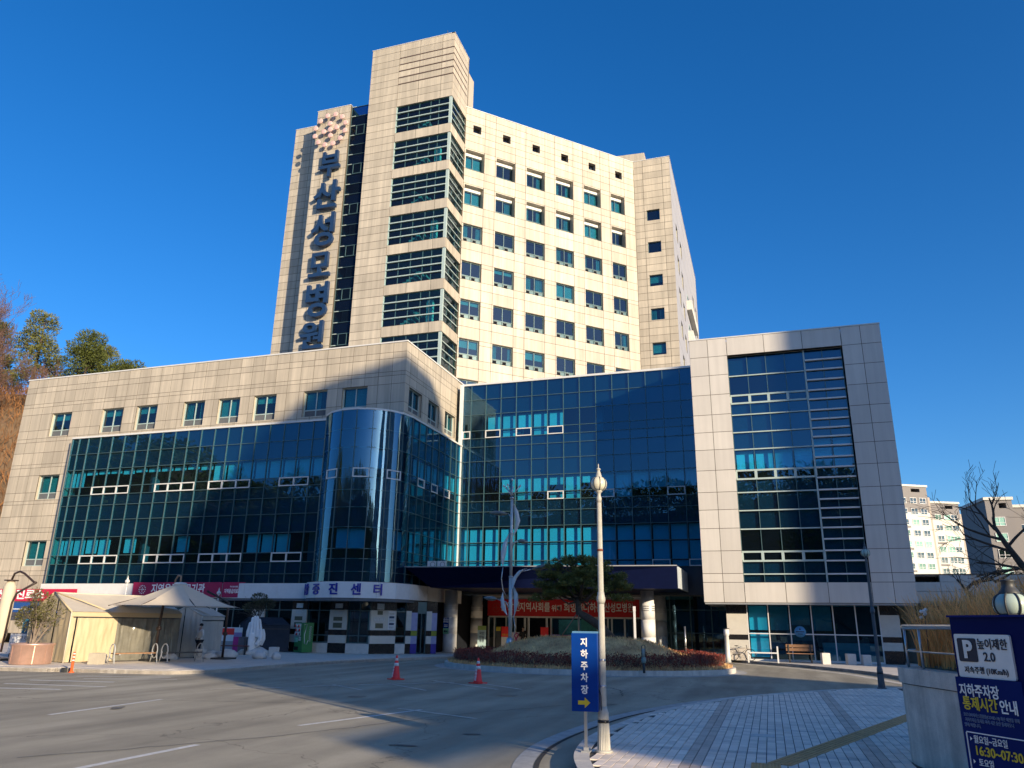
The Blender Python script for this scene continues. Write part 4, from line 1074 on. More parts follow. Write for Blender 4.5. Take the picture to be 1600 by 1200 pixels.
# ---- foreground lamp post with globe
def lamp_classic(name, label, loc, h, m, ball, group=None, sc=1., rz=0):
    t = thing(name, label, 'street lamp', loc, rz, group)
    s = sc
    fl = MB()
    nn = 24
    def flute(z0, z1, r0, r1, depth=.09):
        vs = []; fs = []
        for z, r in ((z0,r0),(z1,r1)):
            for k in range(nn*2):
                a = math.pi*k/nn; rr = r*(1-(depth if k%2 else 0)); vs.append((rr*math.cos(a),rr*math.sin(a),z))
        N2 = nn*2
        for k in range(N2): fs.append((k,(k+1)%N2,N2+(k+1)%N2,N2+k))
        fs.append(tuple(range(N2,2*N2))); return vs, fs
    MB().add(*flute(.02,.36*s,.088*s,.076*s)).build('plinth', m, t)
    MB().lathe([(.12*s,0),(.12*s,.025),(.1*s,.03)],(0,0,0),8).build('base_plate', m, t)
    MB().lathe([(.078*s,.36*s),(.078*s,.395*s)],(0,0,0),20).build('base_band', m_black, t)
    MB().lathe([(.074*s,.395*s),(.076*s,.43*s),(.07*s,.46*s),(.074*s,.48*s),(.058*s,.52*s),(.05*s,.56*s)],(0,0,0),20).build('collar', m, t)
    hg = h-.43*s
    MB().add(*flute(.54*s,1.92*s,.047*s,.043*s,.05)).build('pole', m, t)
    MB().lathe([(.044*s,1.88*s),(.06*s,1.92*s),(.062*s,1.96*s),(.05*s,2.0*s),(.046*s,2.04*s)],(0,0,0),20).build('collar', m, t)
    MB().add(*flute(2.0*s,hg-.14*s,.041*s,.034*s,.05)).build('pole', m, t)
    MB().lathe([(.036*s,hg-.16*s),(.040*s,hg-.1*s),(.026*s,hg-.05*s),(.03*s,hg-.02*s),(.052*s,hg),(.052*s,hg+.015*s)],(0,0,0),20).build('cup', m, t)
    g = []
    for k in range(15):
        a = math.pi*k/14; g.append((.012+.107*s*math.sin(a)**.8, hg+.01*s+.103*s*(1-math.cos(a))))
    MB().lathe(g,(0,0,0),24).build('globe', ball, t)
    rb_ = MB()
    for k in range(8):
        a = 2*math.pi*(k+.5)/8
        rb_ = MB(); rb_.tube([((r+.002)*math.cos(a),(r+.002)*math.sin(a),z) for r, z in g],.006*s,5); rb_.build('rib', m_dgrey, t)
    zt = hg+.215*s; s = s*.66
    MB().lathe([(.085*s,zt-.03*s),(.08*s,zt),(.062*s,zt+.05*s),(.05*s,zt+.09*s),(.05*s,zt+.10*s),(.04*s,zt+.105*s),(.036*s,zt+.16*s),(.055*s,zt+.165*s),(.05*s,zt+.18*s),(.014*s,zt+.21*s),(.012*s,zt+.25*s),(.018*s,zt+.265*s),(.004*s,zt+.30*s)],(0,0,0),20).build('finial', m, t)
    return t
m_lampc = mat('lamp_cream', (.50,.48,.41), .5, var=.12, scale=8)
m_ball = mat('opal_globe', (.72,.68,.52), .3, var=.04)
m_ballg = mat('opal_globe_green', (.44,.54,.46), .3, var=.04)
LP = lamp_classic('street_lamp', 'cream fluted lamp post with ribbed globe rising beside the narrow blue sign', (-2.21,10.87,0), 3.88, m_lampc, m_ball)
MB().lathe([(.046,1.13),(.046,1.16)],(0,0,0),16).build('clamp', m_steel, LP); MB().lathe([(.048,.80),(.048,.83)],(0,0,0),16).build('clamp', m_steel, LP)
MB().lathe([(.043,2.60),(.043,2.63)],(0,0,0),16).build('rust_band', mat('rust', (.22,.06,.03), .8), LP)
lamp_classic('street_lamp', 'slim dark grey globe lamp standing before the right block at the far kerb', (2.88,25.2,0), 4.1, mat('lamp_dark_grey', (.09,.105,.12), .45, var=.1), m_ballg, sc=1.08)
lamp_classic('street_lamp', 'white globe lamp showing above the beige tent roof', (-31.9,33,0), 3.75, m_white, m_white, sc=1.0)
lamp_classic('street_lamp', 'white globe lamp in front of the maroon banner by the boulders', (-25.45,32.2,0), 3.1, m_white, m_white, sc=.85)
# globe on a low bollard in the planter, right foreground
gt = thing('garden_lamp', 'large pale green ribbed globe lamp behind the parking sign', 'garden lamp', (1.085,4.25,0))
gp = [(.012+.064*math.sin(math.pi*k/14)**.8, 1.662+.055*(1-math.cos(math.pi*k/14))) for k in range(15)]
MB().lathe(gp,(0,0,0),24).build('globe', m_ballg, gt)
for k in range(8):
    a = 2*math.pi*(k+.3)/8; MB().tube([((r+.001)*math.cos(a),(r+.001)*math.sin(a),z) for r, z in gp],.005,5).build('rib', m_dgrey, gt)
MB().lathe([(.046,1.762),(.044,1.775),(.034,1.79),(.028,1.80),(.027,1.822),(.032,1.826),(.028,1.832)],(0,0,0),20).build('cap', m_dgrey, gt)
MB().lathe([(.05,0),(.04,.05),(.035,1.6),(.06,1.65),(.06,1.68)],(0,0,0),16).build('pole', m_dgrey, gt)

# ---- tall stainless lamp with leaf-shaped heads
m_alu = mat('brushed_aluminium', (.66,.64,.60), .42, metal=.35, var=.05)
sl = thing('sculptural_lamp', 'tall stainless lamp with leaf-shaped heads and curling ribbons on the mound', 'street lamp', (-11.06,34.0,.66))
MB().tube([(0,0,.0),(0,0,3.0)],.085,14).build('pole', m_alu, sl)
MB().tube([(0,0,3.0),(0,0,6.6)],.065,14).build('pole', m_alu, sl)
for z in (2.95,4.9,6.55): MB().lathe([(.1,z),(.1,z+.07)],(0,0,0),14).build('collar', m_steel, sl)
MB().lathe([(.2,0),(.2,.02),(.16,.3),(.09,.36)],(0,0,0),14).build('foot', m_steel, sl)
for k in range(7):
    a = 2*math.pi*k/7; r = .0 if k == 6 else .40
    pts = [(0,0,6.6),(r*.35*math.cos(a),r*.35*math.sin(a),6.85),(r*math.cos(a),r*math.sin(a),7.15 if k < 6 else 7.45)]
    p = MB().tube(pts,.018,6).build('stem', m_steel, sl); MB().blob(pts[-1],.05,8,6).build('bud', m_white, p)
def leafhead(x, z, dx, dz, l):
    arm = MB().tube([(0,0,z-.5),(x*.35,0,z-.12),(x,0,z)],[.035,.03,.025],7).build('arm', m_steel, sl)
    b = MB(); n = 10; vs = []
    prof = [(0,.02),(.15,.12),(.4,.2),(.7,.16),(.92,.07),(1,.01)]
    d = Vector((dx,0,dz)).normalized(); e = Vector((0,1,0)); g = d.cross(e)
    rings = []
    for s, w in prof: rings.append([Vector((x,0,z))+d*(s*l)+e*w*1.3*math.cos(2*math.pi*k/n)+g*w*.55*math.sin(2*math.pi*k/n) for k in range(n)])
    vs = [v for r in rings for v in r]; fs = []
    for i in range(len(rings)-1):
        for k in range(n): fs.append((i*n+k,i*n+(k+1)%n,(i+1)*n+(k+1)%n,(i+1)*n+k))
    fs += [tuple(range(n-1,-1,-1)), tuple(range((len(rings)-1)*n,len(rings)*n))]
    b.add(vs, fs, True).build('lamp_head', mat('lamp_head_grey', (.16,.19,.19), .4), sl)
leafhead(-.18,5.85,-1,.08,.95); leafhead(.3,4.6,1,-.15,.5); leafhead(.95,3.3,1,.2,1.05); leafhead(-.65,2.0,-1,.1,.65)
def ribbon(pts, ws):
    b = MB(); n = len(pts); vs = []
    for (x,y,z), w in zip(pts, ws): vs += [(x-w,y-.012,z),(x+w,y-.012,z),(x+w,y+.012,z),(x-w,y+.012,z)]
    fs = [(0,1,2,3)]
    for i in range(n-1):
        for k in range(4): fs.append((i*4+k,i*4+(k+1)%4,i*4+4+(k+1)%4,i*4+4+k))
    b.add(vs, fs, True).build('ribbon', m_white, sl)
ribbon([(.12,-.09,6.3),(.26,-.1,5.9),(.34,-.1,5.5),(.26,-.1,5.1),(.12,-.09,4.8)],[.01,.09,.11,.06,.01])
ribbon([(-.1,-.09,4.9),(-.26,-.1,4.5),(-.34,-.1,4.1),(-.38,-.1,3.7),(-.36,-.1,3.45)],[.01,.1,.13,.08,.01])
ribbon([(.1,-.09,2.45),(.2,-.1,2.9),(.5,-.1,3.25),(.8,-.1,3.35)],[.02,.1,.08,.02])
ribbon([(.14,-.09,2.6),(.28,-.1,2.2),(.3,-.1,1.8),(.24,-.1,1.4),(.18,-.1,1.2)],[.01,.1,.1,.03,.01])
ribbon([(-.12,-.09,1.3),(-.3,-.1,1.6),(-.36,-.1,2.0),(-.34,-.1,2.3)],[.01,.1,.08,.01])
MB().tube([(-.36,-.1,3.4),(-.42,-.1,2.9),(-.34,-.1,2.4),(-.1,-.1,2.0)],.02,6).build('tendril', m_steel, sl)
MB().tube([(.18,-.1,1.25),(.26,-.1,.8),(.2,-.1,.35),(.1,-.05,.2)],.018,6).build('tendril', m_steel, sl)

# ---- parking sign, right foreground
PS = thing('parking_sign', 'dark blue car park sign with white height limit plate and opening hours', 'sign', (.76,4.0,0), math.atan2(-.83,.56))
MB().box(0,.46,.012,.16,.06,1.655).build('cabinet', mat('sign_navy', (.003,.009,.085), .45, var=.06, spec=.06), PS)
MB().box(-.004,.464,.0,.165,1.655,1.664).build('top_cap', mat('sign_navy_cap', (.01,.02,.15), .45, spec=.06), PS)
def rrect(u0, u1, z0, z1, y0, y1, r, m, name, par):
    pts = []
    for cx, cz, s in ((u1-r,z1-r,0),(u0+r,z1-r,90),(u0+r,z0+r,180),(u1-r,z0+r,270)):
        for k in range(5): a = R(s+22.5*k); pts.append((cx+r*math.cos(a), cz+r*math.sin(a)))
    n = len(pts); vs = [(x,y0,z) for x,z in pts]+[(x,y1,z) for x,z in pts]
    return MB().add(vs, [tuple(range(n)), tuple(range(2*n-1,n-1,-1))]+[(i,n+i,n+(i+1)%n,(i+1)%n) for i in range(n)]).build(name, m, par)
m_plate = mat('plate_white', (.86,.82,.77), .4, var=.06, scale=9)
pp = rrect(.02,.300,1.408,1.585,.002,.012,.008,m_plate,'height_plate',PS)
rrect(.036,.132,1.472,1.568,-.001,.002,.008,m_ktext,'parking_symbol',pp)
text('P', .098, m_plate, 'lettering', PS, (.088,-.003,1.519), ext=.001, bold=.004, sx=.95)
text('높이제한', .047, m_ktext, 'lettering', PS, (.212,.0,1.543), ext=.001, bold=.0006, sx=.86)
text('2.0', .050, m_ktext, 'lettering', PS, (.190,.0,1.493), ext=.001, bold=.0008, sx=.95)
text('저속주행 (10Km/h)', .031, m_ktext, 'lettering', PS, (.162,.0,1.437), ext=.001, bold=.0002, sx=.90)
m_info = mat('info_blue', (.004,.018,.13), .45, var=.05, spec=.06)
ib = MB().box(.0,.325,-.004,.012,.30,1.407).build('info_board', m_info, PS)
text('지하주차장', .056, m_wtext, 'lettering', PS, (.115,-.006,1.352), ext=.001, bold=.0010, sx=.78)
text('통제시간', .058, m_ytext, 'lettering', PS, (.110,-.006,1.300), ext=.001, bold=.0011, sx=.82)
text('안내', .058, m_wtext, 'lettering', PS, (.250,-.006,1.300), ext=.001, bold=.0011, sx=.82)
m_fine = mat('pale_small_print', (.20,.27,.42), .5)
text('코로나바이러스감염증(COVID-19) 확산 예방을 위해', .0175, m_fine, 'lettering', PS, (.154,-.006,1.256), ext=.001, sx=.72)
text('지하주차장 통제를 아래 시간 동안 통제하오니', .0175, m_fine, 'lettering', PS, (.142,-.006,1.236), ext=.001, sx=.72)
text('양해 바랍니다.', .0175, m_fine, 'lettering', PS, (.058,-.006,1.216), ext=.001, sx=.8)
fr2 = MB().box(.016,.020,-.007,-.004,.42,1.186).box(.308,.312,-.007,-.004,.42,1.186).box(.020,.308,-.0072,-.004,1.186,1.190)
fr2.build('frame_line', m_wtext, PS)
def tri(u, z, s): MB().add([(u,-.0065,z+s),(u,-.0065,z-s),(u+s*1.3,-.0065,z)], [(0,1,2)]).build('marker', m_wtext, PS)
tri(.034,1.163,.0085); tri(.034,1.075,.0085)
text('월요일~금요일', .034, m_wtext, 'lettering', PS, (.134,-.006,1.161), ext=.001, bold=.0002, sx=.80)
text('16:30~07:30', .050, m_ytext, 'lettering', PS, (.163,-.006,1.118), ext=.001, bold=.0009, sx=.92)
text('토요일', .034, m_wtext, 'lettering', PS, (.098,-.006,1.073), ext=.001, bold=.0002, sx=.80)

# ================================================================== traffic cones, delineator
def cone(loc, label, rz):
    t = thing('traffic_cone', label, 'traffic cone', loc, rz, 'traffic cones on the road')
    MB().box(-.2,.2,-.2,.2,0,.03).build('base', m_red, t)
    rr = lambda z: .135-(.135-.03)*(z-.03)/.67
    MB().lathe([(.155,.03),(rr(.06),.06),(rr(.70),.70),(rr(.70)*.7,.72)],(0,0,0),20).build('body', m_red, t)
    for z0, z1 in ((.40,.49),(.56,.63)): MB().lathe([(rr(z0)+.003,z0),(rr(z1)+.003,z1)],(0,0,0),20).build('reflective_band', m_white, t)
    for i, ch in enumerate('주차금지'):
        z = .355-.082*i; text(ch, .082, m_wtext, 'lettering', t, (0,-rr(z)-.003,z), (R(81),0,0), ext=.001, bold=.003)
    return t
cone((-11.3,23.2,ZR), 'red traffic cone with white bands, the left of two on the road', R(-35))
cone((-8.46,22.95,ZR), 'red traffic cone with white bands nearer the round hedge', R(-20))
t = thing('delineator_post', 'orange flexible delineator post with white bands at the kerb', 'road post', (-21.72,20.72,ZR))
MB().lathe([(.09,0),(.09,.02),(.045,.05),(.04,.62),(.03,.64)],(0,0,0),14).build('post', m_orange, t)
for z in (.36,.46,.56): MB().lathe([(.0425,z),(.0425,z+.04)],(0,0,0),14).build('reflective_band', m_white, t)
MB().box(-.42,-.28,-.02,.1,0,.14).build('rubber_block', m_dgrey, t)

# ================================================================== tents
m_tent = mat('tent_canvas', (.62,.50,.31), .75, var=.06, scale=1.2, tr=.12)
m_tentr = mat('tent_roof_canvas', (.68,.60,.47), .75, var=.06, scale=1.5, tr=.12)
m_tentg = mat('tent_shaded_canvas', (.58,.52,.44), .7, var=.07, scale=1.5, tr=.1)  # beige canvas greyed to carry the shade on the second tent
m_clear = mat('clouded_plastic', (.20,.19,.155), .2, var=.2, scale=2.5, bump=1.0, bscale=3.0)
def wrinkle(vs_fn, nu, nv, amp, sc, seed):
    b = MB(); ids = {}
    for i in range(nu+1):
        for j in range(nv+1):
            p, nrm = vs_fn(i/nu, j/nv); k = noise.noise(Vector((i*sc/nu*6+seed, j*sc/nv*2.2, seed)))+.5*noise.noise(Vector((i*sc/nu*15, j*sc/nv*6, seed+4)))
            e = min(1, 6*min(i/nu,1-i/nu))*min(1, 8*min(j/nv,1-j/nv)+.15)
            ids[i,j] = len(b.v); p = p+nrm*amp*k*e; b.v.append((p.x,p.y,p.z))
    for i in range(nu):
        for j in range(nv): b.f.append([ids[i,j],ids[i+1,j],ids[i+1,j+1],ids[i,j+1]]); b.sm.append(True)
    return b
def wallsheet(a, b, z0, z1a, z1b, amp, seed, nu=24, nv=10, top=None):
    a = Vector(a); b = Vector(b); u = (b-a).normalized(); n = Vector((u.y,-u.x,0))
    def fn(s, t):
        p = a.lerp(b, s); z1 = top(s) if top else z1a+(z1b-z1a)*s
        return Vector((p.x,p.y,z0+(z1-z0)*t)), n
    return wrinkle(fn, nu, nv, amp, 1., seed)
def tent(name, label, A, B, D, ze, zr, mw, mr, panels, door=.55, seed=1):
    """A: near left corner, B: near right corner of the gable, D: far right corner of the long wall"""
    A, B, D = Vector(A), Vector(B), Vector(D); E = A+(D-B); c = (A+D)/2
    t = thing(name, label, 'tent', (c.x,c.y,0))
    mid0 = (A+B)/2; mid1 = (E+D)/2
    gab = lambda s: ze+(zr-ze)*(1-abs(2*s-1))
    g1 = wallsheet(A, A.lerp(B,door), .02, 0,0,.05,seed,14,10,top=lambda s: gab(s*door)); g1.build('door_flap', mw, t)
    g2 = wallsheet(A.lerp(B,door+.03), B, .02, 0,0,.05,seed+3,14,10,top=lambda s: gab(door+.03+s*(1-door-.03))); g2.build('door_flap', mw, t)
    MB().seg(A,B,.02,ze-.1,-.25,-.2).build('inner_dark', m_dark, t)
    wallsheet(E, D, .02,0,0,.0,seed+5,6,4,top=gab).build('end_wall', mw, t)
    # long walls
    k = len(panels); wd = (D-B)
    for i, m in enumerate(panels):
        wallsheet(B+wd*(i/k), B+wd*((i+1)/k), .02, ze-.12, ze-.12, .05 if m is not m_clear else .06, seed+7+i, 26, 14).build('side_wall', m, t)
    wallsheet(E, A, .02, ze-.1, ze-.1, .03, seed+20, 10, 5).build('side_wall', mw, t)
    MB().seg(B+wd*.001, D, ze-.17, ze+.0, -.01, .035).build('valance', mw, t)
    MB().seg(B+wd*.02, B+wd*.98, ze-.215, ze-.175, .0, .02).build('curtain_rail', m_dgrey, t)
    # roof
    n = Vector((wd.y,-wd.x)).normalized()*.08
    B2, D2, A2, E2 = B+n, D+n, A-n, E-n
    for P, Q, nm in ((B2,D2,'roof_sheet'),(E2,A2,'roof_sheet')):
        r0, r1 = (mid0,mid1) if P is B2 else (mid1,mid0)
        def fn(s, v, P=P, Q=Q, r0=r0, r1=r1):
            a = P.lerp(Q, s); b = r0.lerp(r1, s); q = a.lerp(b, v); return Vector((q.x,q.y,ze+(zr-ze)*v-.05*math.sin(math.pi*v)*abs(math.sin(math.pi*2*s)))), Vector((0,0,1))
        wrinkle(fn, 20, 8, .04, 1, seed+30).build(nm, mr, t)
    # frame tubes
    for P in (B, A): MB().tube([(P.x,P.y,0),(P.x,P.y,ze)],.03,6).build('pole', m_tentr, t)
    MB().tube([(B.x,B.y,ze),(mid0.x,mid0.y,zr+.01)],.035,6).build('roof_piping', mw, t); MB().tube([(A.x,A.y,ze),(mid0.x,mid0.y,zr+.01)],.035,6).build('roof_piping', mw, t)
    MB().tube([(mid0.x,mid0.y,zr),(mid1.x,mid1.y,zr)],.03,6).build('roof_piping', mr, t)
    q0 = B.lerp(mid0,.45); q1 = B+wd*.32
    MB().tube([(mid0.x,mid0.y,zr+.02),((mid0.x+q1.x)/2,(mid0.y+q1.y)/2,(ze+zr)/2+.06),(q1.x,q1.y,ze+.02)],.03,6).build('roof_piping', mw, t)
    return t
tent('tent', 'beige canvas tent with clouded plastic side panels beside the open parasol', (-28.0,24.3), (-24.65,23.07), (-23.55,27.6), 1.80, 2.50, m_tent, m_tentr, [m_tent,m_tent,m_clear,m_clear,m_clear], .62, 1)
tent('tent', 'beige canvas tent coloured grey for shade, with an open door slit beside the first tent', (-24.95,28.5), (-23.8,29.2), (-24.5,31.6), 1.74, 2.12, m_tentg, m_tentg, [m_tentg,m_tentg], .45, 9)
m_tnavy = mat('tent_navy_canvas', (.018,.028,.045), .8, var=.15)
tent('tent', 'small dark navy tent standing to the left of the vending machine', (-27.3,36.6), (-25.9,36.1), (-24.4,37.0), 1.35, 1.72, m_tnavy, m_tnavy, [m_tnavy], .8, 14)

# ================================================================== parasols
m_para = mat('parasol_canvas', (.80,.70,.54), .8, var=.04, tr=.3)
m_brown = mat('dark_brown_metal', (.045,.028,.022), .45)
pr = thing('parasol', 'open beige cantilever parasol shading the benches beside the tent', 'parasol', (-23.1,25.9,0))
ap_ = Vector((-22.35,25.9,2.92)); corners = []
b = MB(); nseg = 8; ridge = []
half = 2.45
cs = []
for k in range(nseg):
    a = R(10+45*k); cs.append(Vector((ap_.x+half*1.02*math.cos(a), ap_.y+half*1.02*math.sin(a), 2.06)))
for k in range(nseg):
    p, q = cs[k], cs[(k+1)%nseg]; nn = 8; ids = {}
    base = len(b.v)
    for i in range(nn+1):
        v = i/nn
        for j in range(5):
            s = j/4; e = p.lerp(q, s); m_in = e.lerp(ap_, v); 
            z = 2.06+(ap_.z-2.06)*(v**1.25)-.05*math.sin(math.pi*s)*(1-v)+(.06*math.sin(math.pi*s)*(1-v) if v == 0 else 0)
            r = 1-v*.93
            b.v.append((ap_.x+(e.x-ap_.x)*r, ap_.y+(e.y-ap_.y)*r, z))
    for i in range(nn):
        for j in range(4): b.f.append([base+i*5+j, base+i*5+j+1, base+(i+1)*5+j+1, base+(i+1)*5+j]); b.sm.append(True)
b.build('canopy', m_para, pr)
MB().lathe([(.24,2.90),(.24,2.97),(.16,2.99)],(ap_.x,ap_.y,0),12).build('vent_cap', m_white, pr)
for k in range(nseg): MB().tube([(ap_.x,ap_.y,2.80),(cs[k].x,cs[k].y,2.04)],.016,5).build('rib', m_brown, pr)
MB().tube([(-23.1,25.9,0.05),(-23.1,25.9,1.2),(-23.05,25.9,2.2)],.05,8).build('pole', m_brown, pr)
MB().tube([(-22.9,26.2,2.7),(-22.8,26.1,3.1),(-22.6,26.0,3.28),(-22.42,25.95,3.24),(-22.36,25.9,3.0)],.035,7).build('crook', mat('tan_metal', (.30,.20,.13), .5), pr)
MB().lathe([(.09,1.15),(.1,1.2),(.09,1.28)],(-23.1,25.9,0),10).build('crank', m_brown, pr)
MB().box(-23.5,-22.7,25.5,26.3,0,.08).build('base', m_dgrey, pr)
p2 = thing('parasol_mast', 'dark mast of a cantilever parasol rising right of the person in white', 'parasol mast', (-22.1,28.7,0))
MB().tube([(-22.1,28.7,.02),(-22.1,28.7,2.3),(-22.9,28.2,2.75)],.05,8).build('pole', m_brown, p2)
MB().lathe([(.09,.95),(.1,1.0),(.09,1.08)],(-22.1,28.7,0),10).build('crank', m_brown, p2)
MB().box(-22.5,-21.7,28.3,29.1,0,.07).build('base', m_dgrey, p2)
fp = thing('parasol', 'folded beige cantilever parasol hanging from a dark arm at the left edge', 'parasol', (-27.6,23.3,0))
MB().lathe([(.17,.62),(.22,.9),(.24,2.0),(.22,2.7),(.12,2.93)],(-28.1,23.2,0),14).build('canopy', m_para, fp)
MB().lathe([(.25,2.92),(.25,2.96)],(-28.1,23.2,0),12).build('vent_cap', m_brown, fp)
MB().tube([(-28.1,23.2,2.95),(-28.0,23.2,3.2),(-27.75,23.2,3.28),(-27.5,23.2,3.2),(-26.95,23.2,2.88),(-26.8,23.2,2.85)],.04,7).build('arm', m_brown, fp)
MB().tube([(-26.85,23.2,2.84),(-27.7,23.2,2.45),(-27.85,23.2,2.1),(-27.9,23.2,0.3)],[.045,.045,.04,.04],7).build('mast', m_brown, fp)
MB().box(-28.4,-27.4,22.8,23.7,0,.08).build('base', m_dgrey, fp)
# ================================================================== people
def skin_mesh(name, vs, es, rs, m, par, lev=1, root=0):
    me = bpy.data.meshes.new(name); me.from_pydata(vs, es, []); o = bpy.data.objects.new(name, me); COL.objects.link(o)
    md = o.modifiers.new('s','SKIN'); md.use_smooth_shade = True
    for i, v in enumerate(me.skin_vertices[0].data):
        r = rs[i]; v.radius = r if hasattr(r,'__len__') else (r,r); v.use_root = (i == root)
    sb = o.modifiers.new('b','SUBSURF'); sb.levels = lev; sb.render_levels = lev
    dg = bpy.context.evaluated_depsgraph_get(); m2 = bpy.data.meshes.new_from_object(o.evaluated_get(dg))
    bpy.data.objects.remove(o); m2.materials.clear(); m2.materials.append(m)
    for p in m2.polygons: p.use_smooth = True
    o = bpy.data.objects.new(name, m2); COL.objects.link(o); o.parent = par; return o
m_skin = mat('skin', (.50,.33,.24), .6); m_hair = mat('black_hair', (.012,.01,.01), .5)
def person(name, label, loc, rz, h, m_top, m_leg, m_mask=None, arms='pocket'):
    t = thing(name, label, 'person', loc, rz); k = h/1.70
    S = lambda *p: (p[0]*k,p[1]*k,p[2]*k)
    # body: pelvis, spine, neck, head, arms and legs as one skinned figure
    vs = [S(0,0,.93),S(0,-.01,1.15),S(0,.0,1.38),S(0,.0,1.46),S(0,-.02,1.54),S(0,-.02,1.64)]
    es = [(0,1),(1,2),(2,3),(3,4),(4,5)]; rs = [(.15,.11),(.135,.10),(.16,.10),.055,.082,.088]
    def limb(start, pts, rr):
        p = start
        for q, r in zip(pts, rr): vs.append(S(*q)); rs.append(r); es.append((p,len(vs)-1)); p = len(vs)-1
    for s in (1,-1):
        limb(2,[(s*.19,0,1.37),(s*.25,.02,1.12),(s*.17,-.12,.97),(s*.13,-.15,.95)],[.055,.044,.034,.03])
        limb(0,[(s*.09,0,.86),(s*.10,-.02,.48),(s*.10,.03,.09),(s*.11,-.10,.04)],[.085,.058,.042,.038])
    rs = [tuple(x*k for x in r) if hasattr(r,'__len__') else r*k for r in rs]
    skin_mesh('body', vs, es, rs, m_skin, t)
    j = [S(0,0,.84),S(0,-.005,1.0),S(0,-.01,1.18),S(0,.0,1.38),S(0,.0,1.455)]; je = [(0,1),(1,2),(2,3),(3,4)]; jr = [(.19,.145),(.185,.14),(.18,.135),(.185,.125),(.085,.085)]
    vs2, es2, rs2 = list(j), list(je), list(jr)
    for s in (1,-1):
        p = 3
        for q, r in (((s*.20,0,1.375),.085),((s*.275,.02,1.12),.075),((s*.19,-.11,.985),.062)):
            vs2.append(S(*q)); rs2.append(r); es2.append((p,len(vs2)-1)); p = len(vs2)-1
    rs2 = [tuple(x*k for x in r) if hasattr(r,'__len__') else r*k for r in rs2]
    skin_mesh('jacket', vs2, es2, rs2, m_top, t)
    vs3 = [S(0,0,.93)]; es3 = []; rs3 = [(.165*k,.125*k)]
    for s in (1,-1):
        p = 0
        for q, r in (((s*.092,0,.84),.10),((s*.10,-.02,.48),.075),((s*.10,.03,.10),.062)):
            vs3.append(S(*q)); rs3.append(r*k); es3.append((p,len(vs3)-1)); p = len(vs3)-1
    skin_mesh('trousers', vs3, es3, rs3, m_leg, t)
    for s in (1,-1): MB().blob(S(s*.11,-.05,.045), (.05*k,.13*k,.05*k), 10, 6).build('shoe', m_black, t)
    hb_ = MB(); hb_.blob(S(0,.012,1.655), (.094*k,.10*k,.085*k), 14, 8, .12, 3); hb_.build('hair', m_hair, t)
    MB().blob(S(0,-.105,1.585),(.016*k,.02*k,.02*k),6,5).build('nose', m_skin, t)
    for s in (1,-1):
        MB().blob(S(s*.034,-.098,1.612),(.011*k,.008*k,.007*k),6,5).build('eye', m_black, t)
        MB().blob(S(s*.087,-.01,1.59),(.012*k,.02*k,.028*k),6,5).build('ear', m_skin, t)
    if m_mask: MB().blob(S(0,-.075,1.555),(.058*k,.045*k,.042*k),12,7).build('face_mask', m_mask, t)
    else: MB().blob(S(0,-.098,1.545),(.024*k,.008*k,.006*k),8,5).build('mouth', mat('lip', (.35,.12,.1), .5), t)
    return t
person('person', 'person in white jacket, dark trousers and white mask standing among the benches, hands in front', (-23.45,28.8,0), R(-25), 1.40, mat('white_jacket', (.82,.80,.76), .7), mat('dark_trousers', (.02,.022,.03), .8), m_white)
person('person', 'dark clothed person standing in the open entrance doorway under the red banner', (-14.75,48.0,0), R(10), 1.42, mat('black_coat', (.012,.012,.014), .8), mat('black_trousers', (.012,.012,.014), .8))

# ================================================================== praying hands sculpture
hs_ = thing('hands_sculpture', 'tall white sculpture of two hands pressed together in prayer', 'sculpture', (-24.0,33.4,0), R(8))
m_sculp = mat('white_marble', (.80,.78,.75), .6, var=.06)
hm = MB()
for s, dy in ((1,-.16),(-1,.16)):
    hm.tube([(.05,dy*1.2,.05),(.03,dy*1.15,.35),(.0,dy,.70),(-.02,dy*.9,.98)],[.36,.37,.36,.31],16,flat=.42)
    for k, (xb, xt, top, r) in enumerate(((-.29,-.25,1.50,.072),(-.12,-.13,1.74,.080),(.06,.00,1.80,.080),(.23,.13,1.66,.074))):
        hm.tube([(xb,dy*1.0,.80),(xb,dy*1.0,1.05),(xb*.5+xt*.5,dy*.9,top-.34),(xt,dy*.72,top-.06),(xt,dy*.68,top)],[r*1.05,r*1.08,r,r*.8,r*.35],10)
    hm.tube([(.27,dy*1.1,.45),(.40,dy*1.0,.72),(.40,dy*.9,.95),(.36,dy*.8,1.14),(.35,dy*.8,1.18)],[.11,.10,.085,.065,.03],10)
o = hm.build('hands', m_sculp, hs_)
rm = o.modifiers.new('r','REMESH'); rm.mode = 'VOXEL'; rm.voxel_size = .02; rm.use_smooth_shade = True
sm_ = o.modifiers.new('s','SMOOTH'); sm_.factor = .5; sm_.iterations = 1
m2 = bpy.data.meshes.new_from_object(o.evaluated_get(bpy.context.evaluated_depsgraph_get())); o.modifiers.clear(); o.data = m2
MB().blob((.05,0,.05),(.85,.6,.26),16,8,.35,5).build('rock_base', m_gran, hs_)
